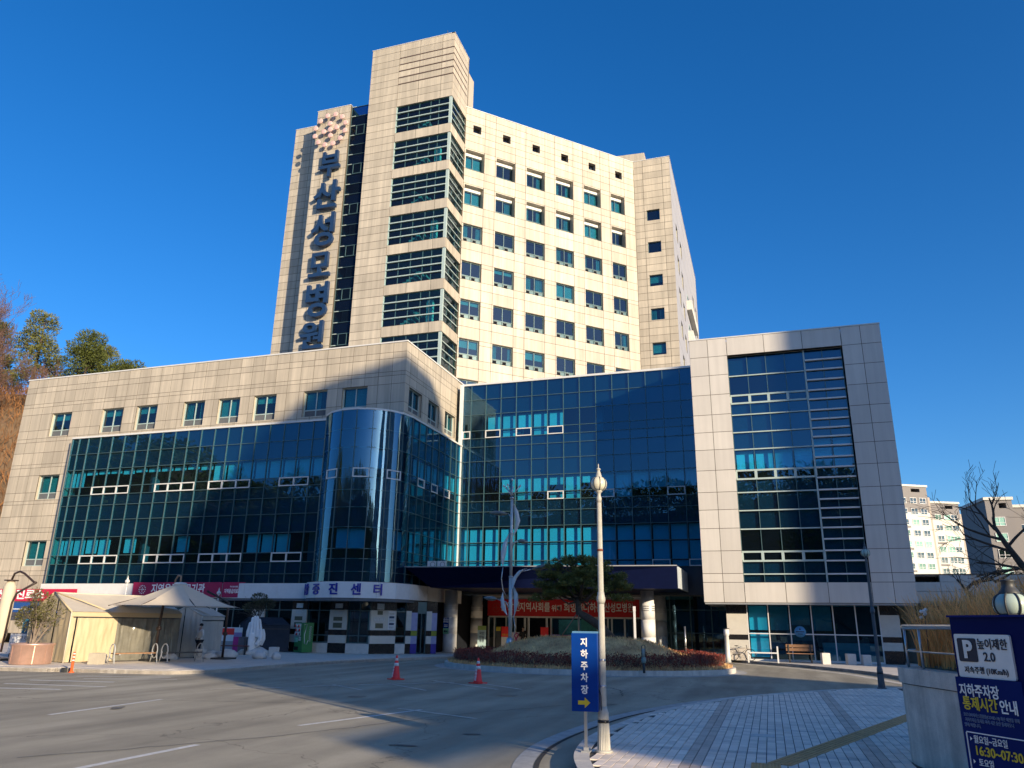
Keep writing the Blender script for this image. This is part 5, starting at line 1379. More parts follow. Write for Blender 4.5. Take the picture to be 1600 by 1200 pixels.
# boulders
bl = [((-22.6,29.6),.52,.34,'largest pale boulder at the foot of the parasol mast'),((-22.6,28.5),.34,.24,'small pale boulder beside the right-hand bench'),((-23.9,30.4),.40,.24,'low pale boulder behind the small one near the bench'),((-21.2,30.0),.33,.26,'rounded grey boulder in front of the praying hands'),((-23.4,27.1),.34,.2,'half hidden boulder behind the right-hand bench'),((-20.2,29.8),.22,.26,'small upright grey stone near the kerb right of the hands')]
for i, ((x,y),r,h,l) in enumerate(bl):
    tag(MB().blob((x,y,h*.35),(r,r*.8,h*.75),16,9,.35,i+1).build('boulder', m_gran), l, 'boulder', 'boulders on the left pavement')
def cube(x, y, w, h, label, m=m_gran, rz=.2):
    t = thing('stone_block', label, 'stone block', (x,y,0), rz, 'granite seat blocks')
    bm = MB(); c = .015
    bm.hexa([(-w/2,-w/2,0),(w/2,-w/2,0),(w/2,w/2,0),(-w/2,w/2,0)],[(-w/2,-w/2,h-c),(w/2,-w/2,h-c),(w/2,w/2,h-c),(-w/2,w/2,h-c)])
    bm.hexa([(-w/2,-w/2,h-c),(w/2,-w/2,h-c),(w/2,w/2,h-c),(-w/2,w/2,h-c)],[(-w/2+c,-w/2+c,h),(w/2-c,-w/2+c,h),(w/2-c,w/2-c,h),(-w/2+c,w/2-c,h)])
    bm.build('block', m, t); return t
cube(-23.15,23.1,.40,.38,'beige granite block in front of the beige tent', mat('beige_granite', (.50,.44,.33), .8, var=.1, speck=.12))
cube(-22.9,28.3,.34,.40,'white block just right of the shaded bench'); cube(-21.85,32.0,.36,.42,'white block in front of the navy tent, beside the vending machine')
cube(2.37,40.6,.36,.50,'granite block nearest the wooden bench before the right block'); cube(3.5,41.0,.38,.48,'middle granite block of three before the right block windows'); cube(4.15,40.9,.36,.45,'granite block closest to the dark grey lamp, before the right block')
cube(-23.75,23.9,.30,.30,'small white block under the front bench')
# ================================================================== benches with ring arms
m_ring = mat('ring_grey', (.42,.43,.43), .4)
def ring_bench(label, loc, rz, wood):
    t = thing('bench', label, 'bench', loc, rz, 'ring-armed benches'); L = 1.55
    for k in range(4): MB().box(-L/2,L/2,-.18+.095*k,-.10+.095*k,.33,.365).build('slat', wood, t)
    for s in (-1,1):
        x = s*(L/2+.03); pts = [(x,.18*math.cos(a)*1.05,.42+.26*math.sin(a)) for a in [2*math.pi*k/20 for k in range(21)]]
        MB().tube(pts,.022,6,cap=False).build('ring_arm', m_ring, t)
        for y0, y1 in ((-.14,-.26),(.14,.26)):
            MB().tube([(x,y0,.40),(x,y1,.0)],.022,6).build('leg', m_ring, t)
    for s in (-1,1): MB().box(s*.6-.02,s*.6+.02,-.18,.18,.29,.33).build('bearer', m_ring, t)
    return t
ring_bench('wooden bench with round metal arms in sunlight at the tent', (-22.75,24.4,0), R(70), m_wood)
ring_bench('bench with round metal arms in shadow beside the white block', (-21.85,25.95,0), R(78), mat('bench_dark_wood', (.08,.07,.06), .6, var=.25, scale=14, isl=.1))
t = thing('bench', 'low dark red bench behind the person in the white jacket', 'bench', (-24.6,32.6,0), R(20))
for k in range(3): MB().box(-.8,.8,-.2+.14*k,-.08+.14*k,.38,.42).build('slat', mat('bench_red_wood', (.16,.04,.03), .6), t)
for x in (-.65,.65): MB().box(x-.03,x+.03,-.18,.18,0,.38).build('leg', m_dgrey, t)
t = thing('bench', 'wooden bench with slatted back before the right block windows', 'bench', (1.3,41.6,0), R(2))
for k in range(3): MB().box(-.62,.62,-.2+.13*k,-.1+.13*k,.40,.43).build('seat_slat', m_wood, t)
for k in range(2): MB().box(-.62,.62,.2,.23,.52+.17*k,.66+.17*k).build('back_slat', m_wood, t)
for x in (-.5,.5): MB().box(x-.03,x+.03,-.18,.2,0,.40).box(x-.03,x+.03,.17,.2,.40,.82).build('leg', m_dgrey, t)
t = thing('railing_seat', 'white tubular seat rail at the sunlit corner of the right block', 'seat rail', (-.4,40.2,0), R(3))
for x in (-.68,.66): MB().box(x-.035,x+.035,-.03,.03,0,.75 if x > 0 else .55).build('post', m_trim, t)
MB().box(-.66,.65,-.05,.05,.42,.48).build('rail', m_trim, t)
# bicycle leaning by the cream pier
bk = thing('bicycle', 'black bicycle leaning against the cream pier of the right block', 'bicycle', (-1.45,42.0,0), R(4))
def wheel(x): 
    w = MB(); w.tube([(x+.27*math.cos(a),0,.28+.27*math.sin(a)) for a in [2*math.pi*k/24 for k in range(25)]],.018,6,cap=False); o = w.build('wheel', m_black, bk)
    for k in range(8): a = math.pi*k/4; MB().tube([(x,0,.28),(x+.26*math.cos(a),0,.28+.26*math.sin(a))],.004,4).build('spoke', m_steel, o)
wheel(-.42); wheel(.42)
MB().tube([(-.42,0,.28),(-.1,0,.28),(.28,0,.58),(-.18,0,.6),(-.1,0,.28)],.016,6).build('frame', m_black, bk)
MB().tube([(.42,0,.28),(.28,0,.58),(.25,0,.72)],.016,6).build('fork', m_black, bk); MB().tube([(.25,-.2,.74),(.25,.2,.74)],.014,6).build('handlebar', m_black, bk)
MB().tube([(-.18,0,.6),(-.2,0,.68)],.014,6).build('seat_post', m_steel, bk); MB().blob((-.22,0,.70),(.11,.06,.025),8,5).build('saddle', m_black, bk)
# ================================================================== vending machine and boards
vm = thing('vending_machine', 'green drinks vending machine with white script on its side', 'vending machine', (-23.45,36.9,0), R(-28))
m_vg = mat('vending_green', (.015,.17,.045), .35)
MB().box(-.42,.42,-.3,.3,.03,1.50).build('cabinet', m_vg, vm)
MB().box(-.40,.16,-.325,-.3,.80,1.45).build('display_window', mat('vending_white', (.55,.60,.58), .3, var=.2, scale=12), vm)
for k in range(3):
    MB().box(-.38,.14,-.34,-.325,.84+.2*k,.86+.2*k).build('shelf', m_grey, vm)
    for j in range(6): MB().lathe([(.026,0),(.028,.1),(.016,.13)],(-.34+.088*j,-.338,.862+.2*k),8).build('drink_can', [m_white,m_dgrey,m_red,m_cream][(j+k)%4], vm)
MB().box(-.38,-.06,-.318,-.3,.52,.76).build('button_panel', mat('vending_mint', (.25,.55,.38), .4, var=.5, scale=9), vm)
for k in range(2):
    for j in range(2): MB().box(.02+.12*k,.10+.12*k,-.316,-.3,.60+.1*j,.67+.1*j).build('coin_slot', m_white, vm)
MB().box(-.36,.02,-.315,-.3,.12,.30).build('dispensing_flap', m_black, vm)
sb = MB(); sb.tube([(.425,-.25,1.40),(.425,-.1,1.42),(.425,-.22,.9),(.425,-.18,.45),(.425,-.05,.42),(.425,.02,.62)],.018,5); sb.build('script_stroke', m_white, vm)
text('Coffee', .42, m_white, 'lettering', vm, (.424,-.02,.92), (R(90),0,R(90)), ext=.002, bold=.008) if False else None
sw = MB(); 
for k in range(7): sw.tube([(.424,.06,.62+.11*k),(.424,.13,.66+.11*k),(.424,.20,.60+.11*k),(.424,.12,.56+.11*k),(.424,.05,.63+.11*k)],.010,5)
sw.build('script_stroke', m_white, vm)
def board(label, x, y, w, h, col, cat='banner stand', rz=0, bands=(), txt=()):
    t = thing('banner_stand', label, cat, (x,y,0), rz)
    MB().box(-w/2,w/2,-.01,.01,.08,h).build('banner_sheet', col, t)
    for z0, z1, m in bands: MB().box(-w/2,w/2,-.014,-.0102,z0,z1).build('printed_band', m, t)
    for body, s, z, m in txt: text(body, s, m, 'lettering', t, (0,-.0165,z), ext=.001, bold=.003)
    MB().tube([(-w/2,0,.08),(0,.15,.0)],.012,5).build('foot', m_dgrey, t); MB().tube([(w/2,0,.08),(0,.15,.0)],.012,5).build('foot', m_dgrey, t)
    return t
m_lpink = mat('sheet_pale', (.58,.52,.58), .6); m_pur = mat('sheet_purple', (.30,.22,.42), .6); m_mag = mat('sheet_magenta', (.40,.03,.20), .6); m_sky = mat('sheet_blue', (.03,.10,.30), .6); m_teal = mat('sheet_teal', (.40,.55,.58), .6)
board('red and white banner stand with orange text left of the doorway', -15.95, 48.2, .62, 1.42, m_white, bands=((.80,1.42,m_red),), txt=(('진료 안내',.13,.92,m_ytext),))
rt = board('white banner stand with a looped magenta ribbon beside the red and white one', -15.3, 48.25, .62, 1.1, m_lpink)
MB().tube([(-.25,-.03,.25),(.0,-.03,.65),(.18,-.03,.95),(.05,-.03,1.05),(-.1,-.03,.9),(.05,-.03,.6),(.25,-.03,.3)],.035,6).build('ribbon_print', m_mag, rt)
board('tall red banner stand with a small white figure right of the doorway', -13.45, 48.3, .50, 1.42, m_red, txt=(('안내',.14,.85,m_ytext),))
board('low lavender board between the red and magenta stands', -12.75, 48.35, .62, 1.0, m_pur, txt=(('접수',.16,.75,m_wtext),))
board('low magenta board beside the lavender one', -11.85, 48.35, .90, .98, m_mag, txt=(('응급실',.17,.72,m_ytext),))
board('low dark blue board with pale text behind the pine trunk', -10.9, 48.4, .9, .98, m_sky, txt=(('안내',.15,.72,m_wtext),))
fl_ = board('pale green and white feather banner by the rear left column', -17.0, 46.6, .55, 1.45, m_teal, bands=((1.2,1.45,mat('sheet_lime', (.30,.42,.12), .6)),), txt=(('국민',.18,1.0,m_ktext),('안심',.18,.78,m_ktext),('병원',.18,.56,m_ktext)))
board('dark notice stand with a yellow top beside the red and white stand', -16.45, 48.15, .3, 1.4, m_dgrey, bands=((1.15,1.4,mat('sheet_yellow', (.5,.42,.04), .6)),))
board('red and white poster wall behind the person in white', -28.1, 36.4, 1.9, 1.2, m_white, bands=((.82,1.15,m_red),(.1,.5,m_grey)))
board('purple and white poster stand left of the boxed sign', -26.9, 36.0, .5, 1.2, m_white, bands=((.35,.95,m_pur),))
t = thing('boxed_sign', 'short magenta boxed sign standing at the left of the praying hands', 'sign', (-25.4,34.2,0), R(15))
MB().box(-.28,.28,-.16,.16,.02,.78).build('box', mat('box_grey', (.15,.13,.14), .5), t); MB().box(-.285,-.02,-.17,-.16,.02,.78).build('front_panel', m_mag, t)
t = thing('column_sign', 'blue and green direction plate fixed on the front left column', 'sign', (-17.65,42.58,1.2))
MB().box(-.26,.08,-.02,.0,.10,.68).build('plate', m_blue, t); MB().box(-.26,.08,-.02,.0,-.20,.095).build('plate', mat('plate_green', (.25,.55,.30), .5), t)
for i, s in enumerate(('응급실','주차장')): text(s, .12, m_wtext, 'lettering', t, (-.09,-.022,.58-.13*i), ext=.001, bold=.003)
for i in range(2): MB().box(-.2,.02,-.024,-.02,.18+.08*i,.22+.08*i).build('text_line', m_wtext, t)
MB().add([(-.24,-.022,-.06),(-.12,-.022,.02),(-.12,-.022,-.03),(.02,-.022,-.03),(.02,-.022,-.09),(-.12,-.022,-.09),(-.12,-.022,-.14)],[(0,6,5,4,3,2,1)]).build('arrow', m_ktext, t)
t = thing('information_board', 'white and teal covid notice board at far left under the folded parasol', 'notice board', (-29.2,25.4,0), R(12))
MB().box(-.8,.75,-.02,.02,.15,.92).build('panel', m_white, t); MB().box(-.35,.55,-.02,.02,.93,1.5).build('panel', mat('board_teal', (.02,.14,.24), .5), t)
text('코로나', .22, m_ktext, 'lettering', t, (-.1,-.024,.72), ext=.001); text('진료', .26, m_red, 'lettering', t, (-.05,-.024,.38), ext=.001, bold=.004)
for x in (-.7,.7): MB().box(x-.02,x+.02,-.02,.02,0,.15).build('leg', m_dgrey, t)
# outdoor air-conditioning units on the canopy
for i, (x, y) in enumerate(((-17.6,39.9),(-17.05,40.0))):
    t = thing('air_conditioner', ('left' if i == 0 else 'right')+' one of two small white outdoor units on the canopy edge', 'air conditioner', (x,y,4.5), R(10))
    MB().box(-.24,.24,-.12,.12,0,.36).build('casing', m_white, t)
    MB().tube([(.06+.13*math.cos(a),-.125,.18+.13*math.sin(a)) for a in [2*math.pi*k/16 for k in range(17)]],.012,5).build('fan_guard', m_dgrey, t)
# ================================================================== small posts around the island
def glight(label, x, y, h):
    z = mound(x,y) if math.hypot((x-IC.x)/RX,(y-IC.y)/RY) < .95 else 0
    t = thing('garden_light', label, 'garden light', (x,y,max(z-.05,0)), 0)
    MB().tube([(0,0,0),(0,0,h*.35)],.045,8).build('post', m_dgrey, t)
    MB().lathe([(.07,h*.35),(.085,h*.42),(.085,h*.55),(.06,h*.56)],(0,0,0),10).build('lens', mat('lens_grey_green', (.25,.33,.30), .35), t)
    MB().lathe([(.055,h*.56),(.055,h*.86)],(0,0,0),10).build('lens_top', mat('lens_pale', (.40,.42,.38), .3), t)
    for k in range(4):
        a = math.pi/4+k*math.pi/2; MB().tube([(.085*math.cos(a),.085*math.sin(a),h*.5),(.085*math.cos(a),.085*math.sin(a),h*.95),(0,0,h)],.008,5).build('cage_bar', m_dgrey, t)
glight('caged garden light standing in the front of the red-brown hedge', -4.35, 28.75, .95)
glight('small garden light before the lit entrance column', -4.6, 35.4, .7)
t = thing('white_post', 'thin white marker post at the back right of the mound', 'post', (-6.6,41.0,0)); MB().box(-.05,.05,-.05,.05,.12,2.5).build('post', m_white, t); MB().box(-.06,.06,-.06,.06,2.3,2.55).build('cap', m_white, t); MB().box(-.08,.08,-.08,.08,0,.12).build('foot', m_dgrey, t)
t = thing('white_post', 'white bollard with grey top at the right end of the hedge', 'post', (-2.0,39.6,0)); MB().lathe([(.14,0),(.12,.3),(.1,1.2),(.13,1.22),(.13,1.5)],(0,0,0),10).build('post', m_trim, t); MB().lathe([(.15,1.5),(.15,1.54)],(0,0,0),10).build('cap', m_dgrey, t)
t = thing('metal_pole', 'thin grey pole with joints right of the lit column', 'post', (-4.2,42.2,0)); MB().tube([(0,0,0),(0,0,1.6)],.045,8).build('pole', m_steel, t)
for z in (.6,1.0): MB().lathe([(.055,z),(.055,z+.05)],(0,0,0),10).build('joint', m_dgrey, t)

# ================================================================== plants
def leafcloud(b, c, r, n, l, w, up=.3):
    for _ in range(n):
        while True:
            p = Vector((random.uniform(-1,1),random.uniform(-1,1),random.uniform(-1,1)))
            if .1 < p.length < 1: break
        p = p*(p.length**-.45)*.98 if p.length > .02 else p
        if p.length > 1: p.normalize()
        d = Vector((p.x+random.uniform(-.6,.6),p.y+random.uniform(-.6,.6),p.z*.6+up+random.uniform(-.4,.5)))
        b.leaf((c[0]+p.x*r[0],c[1]+p.y*r[1],c[2]+p.z*r[2]), d, l*random.uniform(.6,1.3), w)
def branch(b, p, d, l, r, depth, spread=.55, up=.1, seg=3, kids=3, tips=None, minr=.006):
    pts = [Vector(p)]; dd = Vector(d).normalized(); rs = [r]
    for i in range(seg):
        dd = (dd+Vector((random.uniform(-.18,.18),random.uniform(-.18,.18),random.uniform(-.1,.16)+up*.1))).normalized()
        pts.append(pts[-1]+dd*l/seg); rs.append(max(minr, r*(1-.5*(i+1)/seg)))
    b.tube(pts, rs, 5 if r > .03 else 3, cap=False)
    if depth == 0:
        if tips is not None: tips.append((pts[-1],dd)); 
        return
    for k in range(kids):
        i = random.choice(range(1,seg+1)); q = pts[i]
        v = dd.cross(Vector((random.uniform(-1,1),random.uniform(-1,1),random.uniform(-1,1)))).normalized()
        branch(b, q, dd*(1-spread*.5)+v*spread+Vector((0,0,up)), l*random.uniform(.55,.8), rs[i]*.62, depth-1, spread, up, seg, kids, tips, minr)
# the layered pine on the mound
pt = thing('pine_tree', 'leaning garden pine with a flat layered crown on the mound', 'tree', (-6.3,33.0,1.15))
tb = MB(); tb.tube([(-6.1,33,.85),(-6.75,32.95,1.55),(-7.35,32.95,1.92),(-7.68,33,2.1),(-7.72,33.05,2.45),(-7.62,33.1,2.9)],[.20,.18,.165,.15,.12,.10],10)
tb.build('trunk', m_bark, pt)
br = MB(); pads = []
for k in range(20):
    a = random.uniform(0,2*math.pi); s = random.uniform(.7,1.75); z = random.uniform(2.65,3.7)
    q = Vector((-7.62+s*math.cos(a), 33.1+s*.8*math.sin(a), z)); pads.append(q)
    br.tube([(-7.65,33.08,2.45+.35*random.random()),(-7.62+.5*s*math.cos(a),33.1+.4*s*math.sin(a),z-.35),q],[.06,.04,.015],5)
for dx, z in ((-1.8,2.62),(-1.65,3.15),(1.75,2.6),(1.85,3.1),(1.5,3.5),(-1.45,3.6),(-.6,4.15),(.4,4.2),(0,4.25),(.9,3.95),(-1.05,3.95)):
    for dy in (-.35,.35): pads.append(Vector((-7.62+dx,33.1+dy,z)))
br.build('branches', m_bark, pt)
fo = MB()
for _ in range(34):
    a = random.uniform(0,2*math.pi); r = random.random()**.5; zz = random.random()
    k = math.sqrt(max(0,1-(zz*.9)**2)); pads.append(Vector((-7.62+1.9*r*k*math.cos(a), 33.1+1.5*r*k*math.sin(a), 2.75+1.5*zz*(1-.35*r))))
for q in pads:
    for _ in range(8):
        c = q+Vector((random.uniform(-.42,.42),random.uniform(-.4,.4),random.uniform(-.1,.14)))
        for __ in range(40):
            d = Vector((random.uniform(-1,1),random.uniform(-1,1),random.uniform(-.15,1))); fo.leaf(c+d*.04, d, random.uniform(.12,.22), .030)
fo.build('needles', m_pine2, pt)
props = MB(); props.tube([(-8.3,32.6,1.2),(-7.75,32.95,2.05)],.025,5); props.build('prop_pole', m_barkp, pt)
pp2 = MB(); pp2.tube([(-7.5,32.4,1.2),(-7.7,32.95,2.1)],.025,5); pp2.build('prop_pole', m_barkp, pt)
# potted tree
po = thing('potted_tree', 'small olive-green tree in a copper coloured round planter by the tent', 'potted tree', (-25.0,22.0,0))
m_cop = mat('copper_sheet', (.72,.46,.35), .35, metal=.6, var=.12, scale=3)
MB().lathe([(.62,0),(.66,.03),(.66,.62),(.70,.64),(.70,.70),(.60,.70),(.60,.62)],(-25,22,0),32).build('planter', m_cop, po)
MB().lathe([(.60,.60),(.58,.63)],(-25,22,0),20).build('soil', m_soil, po)
for k in range(10):
    a = 2*math.pi*k/10; MB().box(-.006,.006,-.012,.012,.03,.62).build_at('seam', m_cop, po, (-25+.658*math.cos(a),22+.658*math.sin(a),0), (0,0,a))
bb = MB(); tips = []
for d in ((-.2,.05,1),(.15,-.1,1),(.45,.1,.9),(.3,.2,1.)): branch(bb, (-25.1+.2*d[0],22,.6), d, .85, .055, 3, .5, .15, 3, 3, tips)
bb.build('branches', m_barkp, po)
lf = MB()
for p, d in tips:
    for _ in range(7): lf.leaf(p+Vector((random.uniform(-.1,.1),random.uniform(-.1,.1),random.uniform(-.1,.1))), Vector((random.uniform(-1,1),random.uniform(-1,1),random.uniform(-.3,1))), .12, .035)
leafcloud(lf, (-25.45,22,1.55), (.42,.4,.42), 900, .11, .03); leafcloud(lf, (-25.0,22,2.15), (.36,.36,.30), 420, .11, .03)
lf.build('leaves', mat('olive_leaf', (.13,.12,.035), .6, var=.35, isl=.35, tr=.2), po)
# small tree behind the sculpture
st = thing('small_tree', 'small round-headed garden tree behind the praying hands', 'tree', (-24.75,34.6,0))
MB().tube([(-24.75,34.6,0),(-24.7,34.6,1.0),(-24.8,34.6,1.9)],[.07,.05,.04],7).build('trunk', m_bark, st)
bb = MB(); [branch(bb, (-24.75,34.6,1.6), (random.uniform(-1,1),random.uniform(-1,1),.5), .7, .03, 2) for _ in range(7)]; bb.build('branches', m_bark, st)
lf = MB()
for c, r, n in (((-25.15,34.6,2.2),(.5,.4,.25),700),((-24.4,34.6,2.35),(.5,.4,.28),700),((-24.8,34.6,2.65),(.4,.4,.25),500)): leafcloud(lf, c, r, n, .10, .04)
lf.build('leaves', mat('dull_leaf', (.06,.065,.03), .7, var=.35, isl=.35), st)
# ================================================================== planter, rail and dry grasses on the right
PLW = smooth_line([(7.5,7.9),(4.6,8.0),(2.95,8.2),(2.42,8.75),(1.98,10.35),(1.66,11.35),(1.60,11.8),(1.72,12.25),(2.1,12.6),(2.9,13.1),(4.5,14.0),(7.5,15.5)], 6)
pl = thing('planter_wall', 'weathered curved concrete planter wall with coping on the tiled plaza', 'planter', (2.4,11.5,0))
poly = [(p.x,p.y) for p in PLW]
def offs(line, d):
    out = []
    for i, p in enumerate(line):
        u = (line[min(i+1,len(line)-1)]-line[max(i-1,0)]).normalized(); out.append(p+Vector((-u.y,u.x))*d)
    return out
MB().prism([(p.x,p.y) for p in PLW], -.02, .93).build('wall', m_conc, pl)
cop = offs(PLW, .03)
MB().prism([(p.x,p.y) for p in cop], .945, 1.13).build('coping', m_conc, pl)
MB().prism([(p.x,p.y) for p in PLW], .93, .945).build('shadow_joint', m_dgrey, pl)
MB().prism([(p.x,p.y) for p in offs(PLW,-.25)], 1.131, 1.17).build('soil', m_soil, pl)
rl = offs(PLW,-.10)
hr = thing('handrail', 'stainless steel handrail mounted on the planter coping', 'handrail', (2.0,10.5,1.13))
seg_pts = [p for p in rl if not (p.x > 2.9 and p.y > 12.9) and p.x < 5]
MB().tube([(p.x,p.y,1.635) for p in seg_pts], .030, 10).build('top_rail', m_steel, hr)
MB().tube([(p.x,p.y,1.335) for p in seg_pts], .011, 8).build('lower_rail', m_steel, hr)
for yy in (11.75,11.2,10.3,9.2):
    p = min((q for q in rl if q.x < 3.3 and q.y < 12.3), key=lambda q: abs(q.y-yy))
    MB().tube([(p.x,p.y,1.13),(p.x,p.y,1.62)], .017, 8).build('post', m_steel, hr)
dg_ = MB()
def plume(x, y, z, h):
    a = random.uniform(0,2*math.pi); lean = random.uniform(.1,.5); pts = []
    for i in range(4):
        t = i/3; pts.append(Vector((x+math.cos(a)*lean*h*t*t, y+math.sin(a)*lean*h*t*t, z+h*(t-.28*lean*t*t*t))))
    w = random.uniform(.005,.012)
    s = Vector((-math.sin(a)*w, math.cos(a)*w, 0))
    if random.random() < .5: s = Vector((w,0,0))
    vs = []
    for i, p in enumerate(pts): k = 1-.85*i/3; vs += [p-s*k, p+s*k]
    dg_.add(vs, [(0,1,3,2),(2,3,5,4),(4,5,7,6)])
for _ in range(13000):
    for __ in range(20):
        x = random.uniform(1.75,5.2); y = random.uniform(8.0,14.0)
        if inside((x,y), [(p.x,p.y) for p in offs(PLW,-.22)]): break
    else: continue
    d = min(1, max(0, (x-1.7)/1.5)); h = random.uniform(.5,.95)+.45*d*random.random()
    plume(x, y, 1.15, h)
dg_.build('dry_grasses', m_dry, None, 'stuff')
wf = MB()
for k in range(7): wf.blob((1.88+random.uniform(-.05,.05),11.3,1.80+random.uniform(-.05,.05)),.022,6,5)
t = thing('pale_flowers', 'small cluster of white dried flower heads among the brown grasses', 'flowers', (1.88,11.3,1.15)); wf.build('flower_heads', m_white, t); MB().tube([(1.88,11.3,1.15),(1.9,11.3,1.8)],.005,4).build('stem', m_twig, t)
# bare tree leaning in from the right
bt = thing('bare_tree', 'bare dark tree with twisting branches leaning in at the right edge', 'tree', (6.6,17.5,1.0))
tb = MB(); tb.tube([(6.75,17.5,.9),(5.9,17.6,1.75),(5.2,17.7,2.35),(4.85,17.8,2.85),(4.62,17.8,3.3),(4.5,17.8,3.6)],[.16,.12,.09,.07,.05,.035],8); tb.build('trunk', m_bark, bt)
tb2 = MB(); tb2.tube([(6.2,17.5,1.5),(5.2,17.3,2.15),(4.2,17.3,2.1),(3.75,17.3,2.22),(3.7,17.3,2.36),(3.85,17.3,2.5),(4.2,17.3,2.55)],[.07,.045,.04,.04,.035,.03,.02],7); tb2.build('limb', m_bark, bt)
bb = MB()
for p, d, l, dp in (((4.5,17.8,3.55),(-.5,0,.8),.75,3),((4.6,17.8,3.35),(-1,0,.25),.9,3),((4.75,17.8,3.1),(-1,.1,.45),.95,3),((4.95,17.8,2.75),(-1,0,.15),.9,3),((4.7,17.8,3.25),(.6,0,.8),.8,3),((5.3,17.7,2.4),(.3,.2,1),.9,3),((3.85,17.3,2.45),(.5,.1,.4),.5,2),((3.75,17.3,2.2),(-.3,0,.6),.4,2),((4.2,17.3,2.5),(.6,0,.2),.4,2),((5.6,17.6,2.0),(.2,.1,1),1.0,3),((4.85,17.8,2.8),(-.9,0,-.1),.9,3),((4.5,17.8,3.6),(.1,0,1),.6,3)):
    branch(bb, p, d, l, .032, dp, .5, .02, 4, 3, None, .004)
bb.build('branches', m_bark, bt)
# ================================================================== low annex at the right
an = thing('annex_building', 'low stone-panelled annex with dark recess behind the dry grasses', 'building', (8,45,0))
for y0, y1, z0, z1 in [(44+.0,45.3,2.98-.72*k,2.98-.72*(k-1)-.012) for k in range(-1,5)]: MB().seg((6.98,45.6),(6.98,44.0),max(z0,0),z1,-.3,0).build('stone_panel', m_clad2, an) if False else None
zz = [0,.75,1.5,2.25,2.98,3.55,4.25]
for j in range(len(zz)-1): MB().hexa([(6.3,46.5,zz[j]+.008),(6.95,44.03,zz[j]+.008),(6.99,44.2,zz[j]+.008),(6.5,46.6,zz[j]+.008)],[(6.3,46.5,zz[j+1]-.008),(6.95,44.03,zz[j+1]-.008),(6.99,44.2,zz[j+1]-.008),(6.5,46.6,zz[j+1]-.008)]).build('stone_panel', m_clad2, an)
for x0, x1 in ((7.0,8.3),(8.3,9.6),(9.6,10.9),(10.9,12.2),(12.2,13.5),(13.5,15)):
    for z0, z1 in ((2.98,3.44),(3.44,3.9)): MB().box(x0+.008,x1-.008,44,44.25,z0+.008,z1-.008).build('stone_panel', m_clad2, an)
    if x0 >= 8.3: MB().box(x0+.008,x1-.008,44.005,44.25,3.908,4.24).build('stone_panel', m_clad2, an)
MB().box(7.0,8.3,44.9,45.0,3.9,4.2).build('recess_back', m_black, an)
MB().box(6.6,15,44.26,60,2.9,3.0).box(14.9,15,44.26,60,0,4.2).box(6.7,15,59.8,60,0,4.2).box(6.7,15,44.3,60,4.2,4.25).build('shell', m_clad2, an)
MB().box(6.98,15,43.98,44.3,4.25,4.29).build('coping', m_dgrey, an); MB().box(6.8,15,50,50.2,0,2.98).build('back_wall', m_dgrey, an)
# ================================================================== apartment blocks in the distance
m_apc = mat('apartment_cream', (.62,.60,.54), .8, var=.05, scale=.05); m_apg = mat('apartment_grey', (.22,.205,.20), .8, var=.06, scale=.05); m_apt = mat('apartment_taupe', (.40,.35,.30), .8, var=.05, scale=.05)
m_apw = glass('apartment_glass', (.10,.20,.20), 1.8); m_apcur = mat('apartment_curtain', (.22,.42,.36), .8, isl=.5)
wf_ = MB(); wf_.box(0,1.9,-.12,0,0,.08).box(0,1.9,-.12,0,1.42,1.5).box(0,.08,-.12,0,.08,1.42).box(1.82,1.9,-.12,0,.08,1.42).box(.91,.99,-.1,0,.08,1.42).box(.08,1.82,-.1,0,.50,.56)
wf_me = wf_.mesh('apartment_window'); wf_me.materials.append(m_white)
wp_me = MB().box(.08,1.82,-.05,-.03,.08,1.42).mesh('apartment_pane'); wp_me.materials.append(m_apw)
wp2_me = MB().box(.08,1.82,-.05,-.03,.08,1.42).mesh('apartment_curtain_pane'); wp2_me.materials.append(m_apcur)
def apartment(label, x, y, ang, w, d, h, cols, top_grey, rows, fl, dark=False):
    t = thing('apartment_building', label, 'apartment block', (x,y,0), ang, 'apartment blocks beyond the hospital')
    mb = m_apg if dark else m_apc
    MB().box(0,w,0,d,-40,h-top_grey).build('wall', mb, t)
    MB().box(0,w,0,d,h-top_grey+.0,h-2.2).box(0,w*.5,0,d,h-2.2,h-.5).box(w*.78,w,0,d,h-2.2,h-.5).box(w*.5,w*.78,0,d,h-2.2,h-1.9).box(w*.5,w*.78,0,d,h-1.0,h-.5).build('crown', m_apg, t)
    MB().box(-.25,w+.2,-.25,d,h-.5,h).build('roof_slab', m_apc, t)
    MB().box(w-.02,w+1.2,.8,d,-40,h-3).build('side_bay', m_apt if not dark else m_apg, t)
    for k in range(rows):
        z = h-top_grey*.0-4.9-fl*k
        for cx in cols:
            o = inst('window', wf_me, t, wl(t), (0,0,0)); o.location = (cx,-.0,z); o.scale = (1,1,1)
            p = bpy.data.objects.new('glass_pane', wp_me if random.random() < .65 else wp2_me); COL.objects.link(p); p.parent = o
        if k % 2 == 0 and k > 1: MB().box(cols[0]-.2,cols[0]+2.3,-.06,.0,z-.75,z-.25).build('spandrel_band', m_apg, t)
    return t
apartment('nearest cream apartment block with dark grey top floors beside the right block', 33.8, 218, R(28), 9.2, 14, 37.8, (.9,3.9,6.6), 7.2, 10, 2.78)
apartment('middle cream apartment block, half in blue shadow, right of the grey-topped block', 43.0, 226, R(26), 8.2, 14, 34.2, (.8,3.4,5.4), 4.6, 9, 2.78)
apartment('lowest and farthest right of the three cream apartment blocks', 51.6, 233, R(24), 6.5, 14, 29.2, (.8,3.4), 4.0, 8, 2.78)
apartment('dark grey apartment block seen through the bare tree at the right edge', 37.0, 150, R(6), 4.2, 12, 23.6, (.8,), 5.4, 5, 2.7, True)
